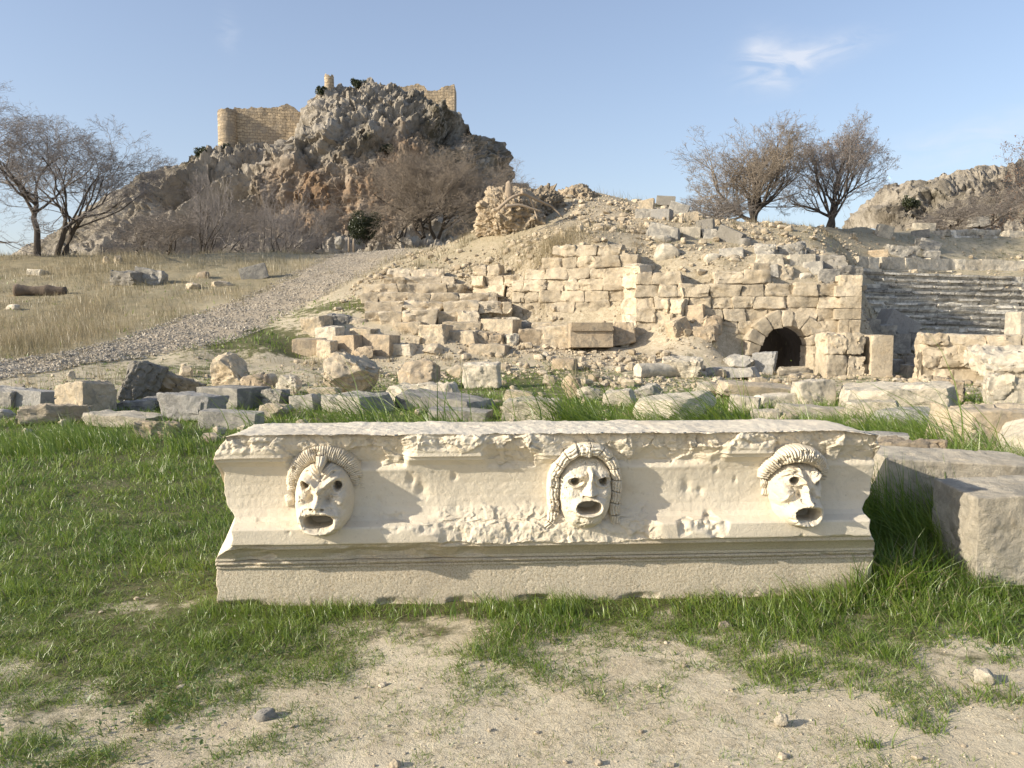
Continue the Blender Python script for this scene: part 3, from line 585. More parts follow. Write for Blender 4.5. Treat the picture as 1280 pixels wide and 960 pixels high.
def mask_mesh(name, ctr, outline, D, feat, k, cx, root, zc, depth0, tilt=0.0, nr=150, na=330, pw=6.0):
    """outline: crop points round the face; feat(U,V) -> metres of relief; centre in block coords (cx, zc)"""
    O = np.array(outline, float) - ctr; O[:, 0] *= 1.05; O[:, 1] *= np.where(O[:, 1] > 0, 1.17, 1.0); ang = np.arctan2(O[:, 1], O[:, 0]); rad = np.hypot(O[:, 0], O[:, 1]); o = np.argsort(ang); ang, rad = ang[o], rad[o]
    A = np.linspace(-math.pi, math.pi, na, endpoint=False); Ra = np.interp(A, np.concatenate([ang - 2 * math.pi, ang, ang + 2 * math.pi]), np.tile(rad, 3))
    for _ in range(10): Ra = .5 * Ra + .25 * (np.roll(Ra, 1) + np.roll(Ra, -1))
    t = np.linspace(0, 1, nr); rr = np.sin(t * math.pi / 2) ** .92
    Rm = rr[:, None]; U = ctr[0] + Rm * Ra[None] * np.cos(A)[None]; Vv = ctr[1] + Rm * Ra[None] * np.sin(A)[None]
    base = D * np.maximum(0, 1 - Rm ** pw) ** .5 * np.ones_like(U)
    H = base + 1.24 * feat(U, Vv) * (1 - sst(.93, 1.0, Rm))
    H += (fbm(np.stack([U, Vv, U * 0], -1) / 55, 3, 7) * .008 + fbm(np.stack([U, Vv, U * 0], -1) / 16, 3, 8) * .0034 - np.maximum(0, fbm(np.stack([U, Vv, U * 0 + 3], -1) / 30, 3, 9) - .25) * .03)
    z = zc - (Vv - ctr[1]) * k; x = cx + (U - ctr[0]) * k
    y = depth0 + tilt * (z - zc) - H
    V = np.stack([x, y, z], -1).reshape(-1, 3); Fq = gridf(nr, na, True)
    me = mkmesh(name, V, Fq, {'stain': np.zeros(len(V)), 'fresh': np.full(len(V), .25)})
    return link(name, me, M['frieze'], root)

def hair_strip(mb, pts, halfw, h, per, gd, ctr, k, cx, zc, depth0, tilt=0., ns=420, ntv=34, mode='radial', seg=None, seed=0, hb=.0):
    P = smooth1(resamp(np.array(pts, float), ns), 20)
    hw = 1.12 * np.interp(np.linspace(0, 1, ns), np.linspace(0, 1, len(halfw)), halfw)[:, None]
    T = np.gradient(P, axis=0); T /= np.linalg.norm(T, axis=1, keepdims=True); N = np.stack([-T[:, 1], T[:, 0]], -1)
    s = np.concatenate([[0], np.cumsum(np.linalg.norm(np.diff(P, axis=0), axis=1))])[:, None]; q = np.linspace(-1, 1, ntv)[None]
    prof = np.maximum(0, 1 - np.abs(q) ** 4) ** .5
    wob = fb2(s / 40 + q * 0, q * 1.3 + s * 0, 1, 2, seed) * per * .25
    if mode == 'radial': g = np.abs(np.sin(math.pi * (s + wob) / per)) ** .6
    else:                                                # strands running along, cut into separate locks
        g = np.abs(np.sin(math.pi * (q * 2.2 + .25 * np.sin(s / 23)))) ** .7
        cut = np.abs(np.sin(math.pi * (s + 6 * q) / seg)); g = g * .6 + .4; g = g - 1.3 * (1 - sst(.0, .22, cut))
    hh = np.interp(np.linspace(0, 1, ns), np.linspace(0, 1, len(np.atleast_1d(h))), np.atleast_1d(h))[:, None]
    H = prof * hh + prof ** .6 * gd * (g - 1) - .012 + hb
    U = P[:, None, 0] + N[:, None, 0] * q * hw; Vv = P[:, None, 1] + N[:, None, 1] * q * hw
    H += fbm(np.stack([U, Vv, U * 0], -1) / 20, 3, seed + 3) * .005 - np.maximum(0, fbm(np.stack([U, Vv, U * 0 + 9], -1) / 45, 3, seed + 4) - .15) * .05
    z = zc - (Vv - ctr[1]) * k; x = cx + (U - ctr[0]) * k; y = depth0 + tilt * (z - zc) - H
    mb.add(np.stack([x, y, z], -1).reshape(-1, 3), gridf(ns, ntv)[:, ::-1])

def place_uv(u, v, Ydep):
    """picture point -> block x,z on a plane Ydep in front of the base line"""
    d = ray(u, v); c, s = math.cos(BYAW), math.sin(BYAW)
    o = np.array([0, 0, HC]) - BL0; n = np.array([-s, c, 0])
    t = (Ydep - o @ n) / (d @ n); p = o + d * t
    return p[0] * c + p[1] * s, p[2]

def build_masks(root):
    fx = {'stain': 0, 'fresh': 0}
    def fin(mb, name, par):
        me = mb.mesh(name); link(name, me, M['frieze'], par)
    # ---------------- left mask: bald brow, frowning, fan of combed hair
    c = (395., 530.); cx, zc = place_uv(340 + 395 / 6, 530 + 530 / 6, -.06); k = 4.05 / F / 6 * 1.0
    ol = [(180, 560), (184, 480), (200, 400), (228, 330), (275, 280), (330, 252), (395, 245), (460, 252), (520, 280), (562, 330), (590, 400), (605, 480), (612, 560), (600, 640), (570, 715), (520, 770), (450, 802), (380, 806), (310, 800), (250, 765), (205, 700), (186, 630)]
    def f1(U, V):
        r = ridge(U, V, [(228, 392), (270, 372), (320, 392), (372, 455)], 24, .052) + ridge(U, V, [(560, 372), (520, 362), (470, 385), (405, 452)], 24, .052)
        for i, o in enumerate((42, 74, 104)):
            r += ridge(U, V, [(240 + 6 * i, 372 - o), (300, 340 - o * .9), (375, 420 - o * .9)], 10, .024) + ridge(U, V, [(545 - 6 * i, 350 - o * .8), (480, 345 - o * .9), (405, 418 - o * .9)], 10, .024)
        r += bumpg(U, V, (390, 430), 42, 30, .020)
        for e in ((272, 422), (516, 432)):
            r += bumpg(U, V, e, 62, 50, -.026) + ring(U, V, e, 40, 44, 9, .013)
        r += hole(U, V, (270, 420), 25, 34, .08, -18) + hole(U, V, (516, 432), 28, 36, .08, 14)
        r += ridge(U, V, [(388, 452), (384, 510), (376, 562)], 20, .042, 34, False) + bumpg(U, V, (374, 568), 36, 24, .034) + bumpg(U, V, (320, 576), 26, 20, .032) + bumpg(U, V, (434, 578), 26, 20, .032)
        r += hole(U, V, (334, 590), 15, 9, .022) + hole(U, V, (418, 592), 15, 9, .022)
        r += bumpg(U, V, (240, 520), 48, 60, .022) + bumpg(U, V, (548, 530), 46, 60, .022) + ridge(U, V, [(318, 560), (262, 600), (230, 660)], 15, .016) + ridge(U, V, [(440, 560), (505, 590), (548, 650)], 15, .016)
        r += ridge(U, V, [(255, 470), (310, 490), (350, 480)], 10, .010) + ridge(U, V, [(440, 500), (490, 505), (550, 490)], 10, .010)
        r += bumpg(U, V, (386, 740), 150, 80, .014) + ring(U, V, (386, 694), 140, 84, 25, .042, 0, 2.3) - bumpg(U, V, (318, 525), 24, 44, .022) - bumpg(U, V, (442, 525), 24, 44, .022) - bumpg(U, V, (270, 650), 18, 30, .012) - bumpg(U, V, (515, 650), 18, 30, .012) + ridge(U, V, [(258, 640), (330, 618), (386, 632), (450, 618), (520, 640)], 16, .016)
        r += hole(U, V, (385, 684), 104, 56, .16, 0, .72, 2.6)
        return r
    d0 = float(prof_y(zc)) + .03
    m = mask_mesh('mask', c, ol, .165, f1, k, cx, root, zc, d0, .15)
    m['label'] = 'frowning bald browed mask with combed fan of hair'
    hb = MB(); a = (c, k, cx, zc, d0, -.04)
    hair_strip(hb, [(138, 505), (145, 430), (170, 350), (215, 275), (285, 220), (360, 196), (395, 192), (440, 196), (520, 224), (585, 280), (628, 355), (650, 430), (654, 495)], [44, 58, 66, 66, 66, 60, 50], [.06, .09, .11, .125, .11, .085, .05], 16, .015, *a, seed=1)
    hair_strip(hb, [(112, 520), (125, 560), (136, 612)], [34, 40, 46], [.07, .085, .07], 200, .0, *a, ns=60, mode='lock', seg=400, seed=2)
    hair_strip(hb, [(392, 205), (392, 260), (391, 325)], [46, 34, 8], [.165, .205, .20], 60, .014, *a, ns=80, mode='lock', seg=900, seed=3)
    fin(hb, 'hair', m)
    # ---------------- middle mask: long face with hair in stepped locks
    c = (425., 480.); cx, zc = place_uv(660 + 425 / 6, 530 + 480 / 6, -.06); k = 4.12 / F / 6
    ol = [(216, 480), (220, 400), (240, 320), (280, 258), (340, 220), (425, 208), (510, 222), (575, 265), (610, 330), (626, 400), (628, 480), (615, 570), (590, 640), (550, 700), (490, 738), (425, 748), (350, 742), (300, 720), (262, 660), (232, 570)]
    def f2(U, V):
        r = ridge(U, V, [(232, 395), (290, 352), (370, 355), (432, 385)], 20, .026) + ridge(U, V, [(480, 380), (540, 352), (600, 352), (620, 385)], 20, .026)
        r += ridge(U, V, [(360, 345), (405, 360), (430, 335)], 16, .020) + ridge(U, V, [(475, 330), (500, 355), (540, 345)], 16, .018) + bumpg(U, V, (455, 350), 14, 40, .012) - bumpg(U, V, (432, 352), 8, 30, .014) - bumpg(U, V, (474, 352), 8, 30, .014)
        for e in ((336, 402), (553, 404)):
            r += bumpg(U, V, e, 74, 52, -.030) + ring(U, V, e, 62, 40, 8, .018, 0, 1.7) + bumpg(U, V, e, 44, 36, .022)
            r += hole(U, V, e, 30, 32, .075)
        r += ridge(U, V, [(456, 330), (450, 400), (440, 492)], 18, .038, 30, False) + bumpg(U, V, (438, 484), 34, 22, .028) + bumpg(U, V, (398, 492), 20, 16, .018) + bumpg(U, V, (482, 492), 20, 16, .018)
        r -= .028 * np.exp(-((V - 516) / 10) ** 2) * np.exp(-((U - 440) / 46) ** 2)
        r += bumpg(U, V, (432, 620), 130, 90, .018) + ring(U, V, (432, 588), 104, 60, 15, .030, 0, 2.3) + hole(U, V, (432, 590), 92, 50, .16, 0, .95, 2.5)
        r += bumpg(U, V, (425, 700), 70, 34, .018) + bumpg(U, V, (300, 490), 50, 60, .012) + bumpg(U, V, (560, 490), 46, 60, .012) + ridge(U, V, [(390, 500), (335, 545), (318, 610)], 16, .010)
        return r
    d0 = float(prof_y(zc)) + .03
    m = mask_mesh('mask', c, ol, .150, f2, k, cx, root, zc, d0, .15)
    m['label'] = 'long faced mask framed by hair in stepped locks'
    hb = MB(); a = (c, k, cx, zc, d0, -.04)
    hair_strip(hb, [(88, 800), (150, 740), (185, 650), (178, 560), (176, 470), (182, 380), (215, 290), (275, 215), (350, 170), (430, 158), (520, 172), (595, 225), (645, 300), (668, 390), (672, 480), (660, 570), (652, 650), (664, 745)], [34, 46, 46, 46, 48, 54, 54, 50, 46, 46, 46, 46], [.13, .13, .125, .13, .145, .16, .16, .145, .125, .12, .125, .13], 30, .020, *a, ns=700, ntv=46, mode='lock', seg=92, seed=5)
    hair_strip(hb, [(560, 600), (600, 660), (640, 745)], [20, 40, 48], [.05, .07, .03], 30, .012, *a, ns=90, mode='lock', seg=400, seed=6)
    hair_strip(hb, [(262, 640), (250, 700), (215, 780)], [20, 34, 40], [.06, .07, .04], 30, .012, *a, ns=90, mode='lock', seg=400, seed=7)
    hair_strip(hb, [(432, 215), (434, 165), (440, 110)], [36, 38, 20], [.16, .165, .13], 30, .010, *a, ns=80, mode='lock', seg=700, seed=8)
    fin(hb, 'hair', m)
    # ---------------- right mask: twisted brow, rolled hair, wide trumpet mouth
    c = (465., 530.); cx, zc = place_uv(920 + 465 / 6.4, 530 + 530 / 6.4, -.06); k = 4.18 / F / 6.4
    ol = [(246, 450), (262, 390), (300, 320), (360, 280), (430, 268), (520, 272), (600, 300), (650, 360), (670, 430), (668, 510), (645, 580), (642, 660), (640, 700), (610, 750), (560, 780), (490, 792), (420, 785), (350, 755), (305, 700), (285, 620), (258, 540)]
    def f3(U, V):
        r = 0
        for i, o in enumerate((0, 34, 66)):
            r = r + ridge(U, V, [(300 + 14 * i, 385 - o * .9), (360 + 6 * i, 352 - o * .8), (430 + 8 * i, 372 - o * .9), (480, 440 - o * .7)], 11, .026)
            r = r + ridge(U, V, [(662 - 18 * i, 356 - o * .6), (610 - 6 * i, 376 - o * .8), (560, 420 - o * .9)], 12, .028 - .004 * i)
        r += ridge(U, V, [(440, 380), (475, 430), (500, 470)], 20, .036) + ridge(U, V, [(655, 366), (600, 404), (545, 462)], 20, .034)
        r += bumpg(U, V, (400, 420), 70, 52, -.020) + ring(U, V, (402, 417), 58, 40, 9, .024, 8, 1.8) + bumpg(U, V, (402, 417), 42, 34, .020) + hole(U, V, (405, 415), 33, 30, .08)
        r += bumpg(U, V, (612, 446), 50, 34, -.030) + hole(U, V, (614, 442), 30, 22, .06, -25)
        r += ridge(U, V, [(486, 478), (494, 530), (496, 575)], 19, .040, 28, False) + bumpg(U, V, (496, 584), 32, 22, .032) + bumpg(U, V, (450, 576), 28, 22, .028) + bumpg(U, V, (542, 580), 22, 20, .024)
        r += hole(U, V, (450, 576), 16, 13, .026) + hole(U, V, (528, 588), 13, 9, .022)
        r += bumpg(U, V, (310, 520), 50, 60, .020) + ridge(U, V, [(400, 500), (340, 530), (300, 590)], 16, .014) + ridge(U, V, [(560, 530), (610, 545), (635, 575)], 16, .018) + ridge(U, V, [(420, 470), (370, 490), (320, 480)], 9, .010)
        r += bumpg(U, V, (490, 740), 140, 80, .010) + ring(U, V, (498, 690), 128, 84, 25, .046, 4, 2.4) - bumpg(U, V, (440, 535), 20, 36, .022) - bumpg(U, V, (548, 530), 20, 34, .022) + ridge(U, V, [(385, 620), (440, 604), (498, 622), (560, 606), (610, 622)], 15, .016) + hole(U, V, (490, 676), 104, 55, .17, 3, .8, 2.8)
        return r * .86
    d0 = float(prof_y(zc)) + .03
    m = mask_mesh('mask', c, ol, .165, f3, k, cx, root, zc, d0, .15)
    m['label'] = 'scowling mask with rolled ribbed hair and wide trumpet mouth'
    hb = MB(); a = (c, k, cx, zc, d0, -.04)
    hair_strip(hb, [(196, 425), (205, 370), (245, 300), (310, 235), (390, 205), (470, 205), (560, 225), (630, 270), (685, 335), (706, 400), (704, 440)], [40, 58, 66, 72, 74, 70, 62, 50, 36], [.09, .13, .165, .195, .20, .19, .16, .12, .08], 21, .022, *a, ns=460, ntv=44, seed=9)
    hair_strip(hb, [(212, 430), (215, 470), (216, 508)], [34, 32, 28], [.07, .07, .05], 30, .012, *a, ns=60, mode='lock', seg=400, seed=10)
    hair_strip(hb, [(238, 515), (232, 560), (228, 612)], [36, 40, 44], [.06, .06, .035], 30, .012, *a, ns=60, mode='lock', seg=400, seed=11)
    fin(hb, 'hair', m)
# ------------------------------------------------------------------ loose stones
_sid = [100]
CATS = {'stone_block': 'stone block', 'boulder': 'boulder', 'stone_slab': 'stone slab', 'loose_stone': 'stone', 'column_drum': 'column piece', 'stone_post': 'stone post'}
def stone(name, box, kind, mat, label, group=None, dep=.7, yaw=0., Y=None, n=None, tilt=(0, 0), sink=.04, rough=1.35):
    u0, v0, u1, v1 = box; uc = (u0 + u1) / 2
    P = ghit(uc, v1 - .5) if Y is None else at(uc, v1 - .5, Y)
    w = (u1 - u0) / F * math.hypot(P[1], 0) * 1.0
    a = abs(R(yaw));  w0 = w / (math.cos(a) + dep * math.sin(a)); d0 = dep * w0; dp = d0 * math.cos(a) + w0 * math.sin(a)
    zb = at(uc, v0, (P[1] + dp * .85) / S)[2]; zf = at(uc, v0, P[1] / S)[2]
    h = (zb if zb < HC else zf) - P[2]
    h = max(h, .16 * w0, .06); _sid[0] += 1
    big = h / max(P[1], 1) * F
    n0 = n
    if n is None: n = 40 if big > 50 else (26 if big > 22 else (15 if big > 11 else 9))
    rj = random.Random(_sid[0]); yaw = yaw + rj.uniform(-30, 9) if abs(yaw) < 12 and n0 is None else yaw; tilt = (tilt[0] + rj.uniform(-4, 4), tilt[1] + rj.uniform(-5, 5)) if n0 is None else tilt
    V, Fq = stone_arr((w0 / 2, d0 / 2, h / 2 * (1 + sink)), n, kind, _sid[0], rough)
    V = V + np.array([0, 0, h / 2 * (1 - sink)])
    ob = link(name, mkmesh(name, V, Fq, {'tint': np.zeros(len(V))}, True, 38), M[mat])
    ob.location = (P[0] * (1 + dp / 2 / P[1]), P[1] + dp / 2, P[2]); ob.rotation_euler = (R(tilt[0]), R(tilt[1]), R(yaw))
    return tag(ob, label, CATS[name], group)

GA = 'tumbled stones at the left edge of the lawn'; GB = 'boulders and blocks in the grass behind the carved block'; GC = 'pale slabs beside and behind the right end of the carved block'
GD = 'squared blocks lined up along the terrace front'; GE = 'blocks lying on the soil heap left of the arch'; GF = 'fallen blocks strewn over the rubble mound'; GG = 'blocks scattered on the slope above the theatre'; GH = 'fallen blocks in the gap beside the theatre seats'; GI = 'stones lying in the dry grass slope'
def build_stones():
    B, O, L, X = 'stone_block', 'boulder', 'stone_slab', 'loose_stone'
    T = [
     # left edge of the lawn
     (B, (72, 475, 148, 522), 'block', 'cream', 'squarish cream block standing on the grass, biggest pale block of the left heap', GA, dict(dep=.8, yaw=-30)),
     (B, (24, 505, 115, 533), 'rough', 'cream', 'long low rugged block lying in the lawn in front of the squarish cream block', GA, dict(dep=.5, yaw=22)),
     (O, (143, 449, 190, 509), 'rough', 'dark', 'tall dark lichened slab tilted on edge beside the cream block', GA, dict(dep=.45, yaw=30, tilt=(0, 24))),
     (O, (183, 465, 242, 505), 'rough', 'ochre', 'brown wedge shaped boulder leaning against the dark tilted slab', GA, dict(dep=.6, tilt=(0, 18))),
     (L, (110, 515, 200, 536), 'block', 'pale', 'flat grey white slab lying flush in the lawn', GA, dict(dep=.6, yaw=-10)),
     (L, (148, 499, 203, 515), 'rough', 'grey', 'flat broken stones under the leaning brown boulder', GA, dict(dep=.6)),
     (O, (170, 525, 226, 552), 'rough', 'ochre', 'small brown rock with a pale broken end, foremost on the lawn', GA, dict(dep=.6, yaw=15)),
     (B, (203, 490, 279, 528), 'block', 'blue', 'blue grey block with grooved top and pitted front', GA, dict(dep=.7, yaw=-12)),
     (L, (249, 481, 337, 515), 'crisp', 'grey', 'broad smooth grey slab behind the blue grey block', GA, dict(dep=.9, yaw=-24)),
     (L, (251, 512, 328, 538), 'crisp', 'grey', 'low dark slab sticking out behind the left end of the carved block', GA, dict(dep=.5, yaw=-8)),
     (X, (252, 541, 275, 555), 'round', 'cream', 'small pale stone tucked against the left end of the carved block', GA, dict()),
     (L, (-18, 484, 36, 512), 'block', 'grey', 'grey block cut by the left border of the picture', GA, dict(dep=.8)),
     (B, (15, 486, 73, 513), 'crisp', 'blue', 'dark shadowed slab behind the long low block', GA, dict(dep=.7, yaw=-14)),
     (X, (-12, 511, 18, 527), 'round', 'grey', 'small grey stone low at the left border', GA, dict()),
     (X, (82, 464, 95, 476), 'boulder', 'pale', 'white pebble sized rock peeping over the squarish cream block', GA, dict()),
     (X, (224, 458, 241, 473), 'round', 'cream', 'smooth rounded stone on the turf beyond the brown wedge boulder', GA, dict()),
     (X, (14, 480, 34, 490), 'boulder', 'cream', 'little cream stone lying on top of the grey slab at far left', GA, dict()),
     # behind the block
     (O, (261, 443, 316, 486), 'boulder', 'cream', 'big rounded cream boulder standing left of the ochre boulder', GB, dict(dep=.8)),
     (O, (300, 469, 342, 494), 'boulder', 'ochre', 'ochre boulder in front of the big rounded cream boulder', GB, dict(dep=.8)),
     (X, (326, 467, 350, 484), 'boulder', 'cream', 'small stone peeping between the ochre and the pinkish boulder', GB, dict()),
     (O, (341, 468, 381, 496), 'boulder', 'pale', 'pinkish grey boulder with one flat shaded side', GB, dict(dep=.8, yaw=-28)),
     (O, (326, 487, 365, 514), 'rough', 'grey', 'grey wedge block in front of the pinkish boulder', GB, dict(dep=.7, yaw=-26)),
     (B, (362, 493, 402, 515), 'block', 'grey', 'small grey cube with a flat pale face right of the grey wedge', GB, dict(dep=.7, yaw=-14)),
     (X, (320, 505, 366, 525), 'boulder', 'cream', 'low pale rubble stone just behind the block above the left mask', GB, dict()),
     (O, (398, 443, 481, 496), 'boulder', 'cream', 'largest cream boulder, sloping top, standing behind the left mask', GB, dict(dep=.7)),
     (X, (389, 484, 424, 501), 'block', 'cream', 'small squared stone at the foot of the largest boulder', GB, dict(dep=.6)),
     (L, (403, 490, 492, 519), 'block', 'grey', 'grey slab half covered by bent grass below the largest boulder', GB, dict(dep=.7, yaw=-10)),
     (O, (498, 450, 556, 487), 'boulder', 'ochre', 'brown pitted conglomerate boulder alone on the turf', GB, dict(dep=.7)),
     (B, (581, 453, 626, 486), 'block', 'pale', 'upright trapezoid stump of stone with sloping sides', GB, dict(dep=.7)),
     (X, (560, 455, 590, 472), 'boulder', 'cream', 'flat stone half hidden behind the trapezoid stump', GB, dict()),
     (O, (487, 479, 576, 502), 'rough', 'pale', 'long hump backed rock in front of the conglomerate boulder', GB, dict(dep=.5)),
     (L, (494, 494, 616, 517), 'block', 'grey', 'wide flat grey slab with a dark shaded right end', GB, dict(dep=.6, yaw=-6)),
     (L, (535, 510, 613, 529), 'block', 'grey', 'low slab between the wide grey slab and the carved block', GB, dict(dep=.5)),
     (B, (631, 488, 668, 503), 'block', 'cream', 'small squared cream block in the grass behind the middle mask', GB, dict(dep=.6)),
     (L, (627, 497, 704, 531), 'block', 'pale', 'thick pale slab directly behind the block left of the middle mask', GB, dict(dep=.7, yaw=-8)),
     (X, (676, 468, 697, 484), 'boulder', 'cream', 'lone knobbly stone on the turf right of the trapezoid stump', GB, dict()),
     (X, (677, 440, 688, 449), 'boulder', 'pale', 'tiny white stone below the framed panel block', GB, dict()),
     (B, (691, 448, 721, 463), 'block', 'ochre', 'small ochre block on the turf below the framed panel block', GB, dict(dep=.6)),
     (O, (699, 471, 730, 498), 'boulder', 'ochre', 'rounded ochre boulder half sunk in long grass', GB, dict()),
     (X, (723, 483, 753, 501), 'boulder', 'pale', 'pale angular stone touching the sunk ochre boulder', GB, dict()),
     (L, (752, 487, 797, 509), 'block', 'pale', 'sloping pale slab in long grass right of the middle mask', GB, dict(dep=.8, yaw=-20)),
     (O, (793, 478, 831, 503), 'boulder', 'grey', 'boulder mottled with grey lichen above the big smooth boulder', GB, dict()),
     (O, (794, 490, 898, 530), 'round', 'pale', 'big smooth pale boulder veiled by bent grass blades', GB, dict(dep=.6)),
     (O, (869, 478, 901, 496), 'round', 'pale', 'rounded block at the left tip of the long thin slab', GB, dict()),
     ('column_drum', (796, 452, 858, 472), 'column', 'pale', 'round broken column shaft lying on its side before the soil heap', None, dict()),
     (B, (826, 447, 878, 473), 'rough', 'pale', 'wedge shaped pale block lying beside the broken column shaft', GB, dict(dep=.5, yaw=-12)),
     (X, (774, 424, 786, 434), 'boulder', 'pale', 'white stone on the soil right of the framed panel block', GB, dict()),
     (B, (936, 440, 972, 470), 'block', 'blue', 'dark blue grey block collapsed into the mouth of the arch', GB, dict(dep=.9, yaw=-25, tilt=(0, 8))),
     (O, (902, 443, 943, 464), 'boulder', 'grey', 'grey boulder with a round pale scar left of the arch', GB, dict()),
     (L, (883, 459, 945, 474), 'block', 'grey', 'low grey slab on the ground below the scarred boulder', GB, dict(dep=.6)),
     (L, (973, 459, 1010, 469), 'rough', 'pale', 'flat whitish stone on the sill of the arch', GB, dict(dep=.5)),
     (L, (897, 478, 993, 499), 'block', 'cream', 'long thin slab in the grass, below the arch', GB, dict(dep=.6)),
     (L, (944, 492, 996, 511), 'block', 'pale', 'smaller slab stepped in front of the long thin slab', GB, dict(dep=.6)),
     (B, (994, 475, 1039, 512), 'block', 'pale', 'upright rough pale block standing alone below the arch', GB, dict(dep=.7)),
     (L, (908, 494, 952, 518), 'block', 'pale', 'tilted pale slab left of the upright rough block', GB, dict(dep=.7, yaw=-25)),
     (L, (970, 506, 1058, 525), 'block', 'pale', 'long flat slab just behind the right mask', GB, dict(dep=.4)),
     (X, (940, 512, 973, 530), 'rough', 'pale', 'small slanted stone behind the block left of the right mask', GB, dict()),
     (X, (968, 515, 1001, 531), 'boulder', 'cream', 'rough little stone next to the slanted one behind the right mask', GB, dict()),
     # right
     (O, (1056, 522, 1087, 539), 'round', 'cream', 'egg shaped small stone behind the right corner of the carved block', GC, dict()),
     (L, (1048, 480, 1190, 520), 'block', 'pale', 'broad thick pale slab with a rough front below the stone jamb', GC, dict(dep=.55, yaw=-6)),
     (B, (1051, 499, 1128, 530), 'block', 'pale', 'low squared block set against the front of the broad slab', GC, dict(dep=.7, yaw=-28)),
     (X, (1092, 509, 1166, 536), 'round', 'grey', 'flat rounded grey stone under arching grass blades', GC, dict(dep=.7)),
     (B, (1224, 470, 1306, 513), 'rough', 'pale', 'white jagged block with a split right side at the right border', GC, dict(dep=.8, yaw=-24)),
     (O, (1168, 506, 1330, 580), 'block', 'cream', 'massive pale block at the right border behind the grass blades', GC, dict(dep=.7, yaw=8)),
     (O, (1249, 524, 1345, 592), 'round', 'pale', 'smooth rounded pale rock in front of the massive block at right', GC, dict(dep=.7)),
     (B, (1166, 473, 1200, 503), 'rough', 'ochre', 'crumbling stub of rubble below the low ruined wall', GC, dict(dep=.7)),
     (L, (1077, 540, 1131, 554), 'block', 'grey', 'thin grey slab behind the right end of the carved block', GC, dict(dep=.6, Y=4.9)),
     (B, (1080, 549, 1176, 620), 'rough', 'ochre', 'rough orange tinted block behind the right end of the carved block', GC, dict(dep=.5, Y=4.35)),
     (L, (1076, 563, 1282, 645), 'crisp', 'pale', 'very large flat topped pale slab between the carved block and the grey block', GC, dict(dep=.42, yaw=-.1, Y=3.75, n=60, rough=2.0, tilt=(3, 3))),
     (B, (1178, 596, 1390, 726), 'crisp', 'pale', 'big grey block with a rough shaded front at the right border', GC, dict(dep=.5, yaw=2, Y=3.2, n=70, rough=2.2, tilt=(2, -2))),
     # terrace front row
     (B, (368, 423, 408, 446), 'crisp', 'ochre', 'low brown block at the left end of the terrace row', GD, dict(dep=.8, yaw=-8)),
     (B, (396, 425, 423, 449), 'block', 'cream', 'upright pale cube in front of the left end of the terrace row', GD, dict(dep=.7, yaw=-24)),
     (B, (417, 419, 462, 446), 'crisp', 'ochre', 'flat topped brown block with a sharp corner towards the viewer', GD, dict(dep=.9, yaw=-28)),
     (B, (453, 418, 500, 447), 'crisp', 'ochre', 'yellow brown squared block, second sharp cornered one of the row', GD, dict(dep=.7, yaw=-22)),
     (X, (440, 434, 470, 450), 'boulder', 'ochre', 'rough small stone before the two sharp cornered brown blocks', GD, dict()),
     (X, (488, 430, 519, 446), 'block', 'pale', 'flat whitish stone right of the yellow brown block', GD, dict()),
     (B, (381, 396, 415, 426), 'block', 'cream', 'tall cream block standing at the left corner of the terrace', GD, dict(dep=.8, yaw=10, Y=19.6)),
     (B, (396, 408, 432, 427), 'block', 'pale', 'pale tilted block leaning on the tall corner block', GD, dict(dep=.8, yaw=-20, Y=19.2)),
     (B, (410, 393, 437, 417), 'block', 'grey', 'shaded block behind the tall corner block', GD, dict(dep=.8, Y=20.2)),
     (B, (434, 397, 460, 413), 'round', 'cream', 'rounded stone between the corner block and the steps', GD, dict(Y=20.2)),
     (B, (440, 410, 473, 423), 'block', 'cream', 'low course stone behind the sharp cornered brown block', GD, dict(Y=19.6)),
     (B, (493, 403, 534, 422), 'block', 'cream', 'undercut long block at the foot of the steps', GD, dict(Y=19.7, yaw=-8)),
     (B, (523, 406, 564, 435), 'block', 'cream', 'tall cubic cream block with a shaded right side in the row', GD, dict(dep=.8, yaw=-8, Y=19.0)),
     (B, (561, 413, 603, 434), 'block', 'cream', 'wide rough block right of the tall cubic block', GD, dict(Y=19.1)),
     (X, (513, 420, 527, 433), 'block', 'cream', 'small cube left of the tall cubic block', GD, dict(Y=19.1)),
     (X, (528, 431, 560, 444), 'boulder', 'cream', 'flat stone on the ground before the tall cubic block', GD, dict()),
     (L, (587, 430, 635, 445), 'block', 'cream', 'low flat block on the ground before the middle of the row', GD, dict(dep=.5)),
     (B, (602, 399, 651, 422), 'crisp', 'cream', 'long pale dressed block lying on the small wedges', GD, dict(dep=.6, yaw=-10, Y=19.6)),
     (X, (598, 415, 616, 433), 'rough', 'ochre', 'first brown wedge stone under the long dressed block', GD, dict(Y=19.1)),
     (X, (613, 417, 630, 434), 'rough', 'ochre', 'second brown wedge stone under the long dressed block', GD, dict(Y=19.05)),
     (X, (628, 417, 651, 435), 'boulder', 'pale', 'pale rubble stone under the right end of the long dressed block', GD, dict(Y=19)),
     (B, (647, 411, 676, 433), 'block', 'ochre', 'yellow squared stone between the wedges and the big block', GD, dict(Y=19.1, dep=.7)),
     (B, (671, 407, 716, 437), 'block', 'cream', 'big rough fronted block left of the framed panel block', GD, dict(Y=19, dep=.8)),
     (L, (556, 402, 604, 416), 'block', 'cream', 'long course stone behind the wide rough block', GD, dict(Y=19.9)),
     (X, (632, 396, 652, 411), 'round', 'pale', 'rounded stone on top of the long dressed block', GD, dict(Y=20)),
     (X, (646, 401, 667, 415), 'boulder', 'grey', 'greyish stone behind the yellow squared stone', GD, dict(Y=20)),
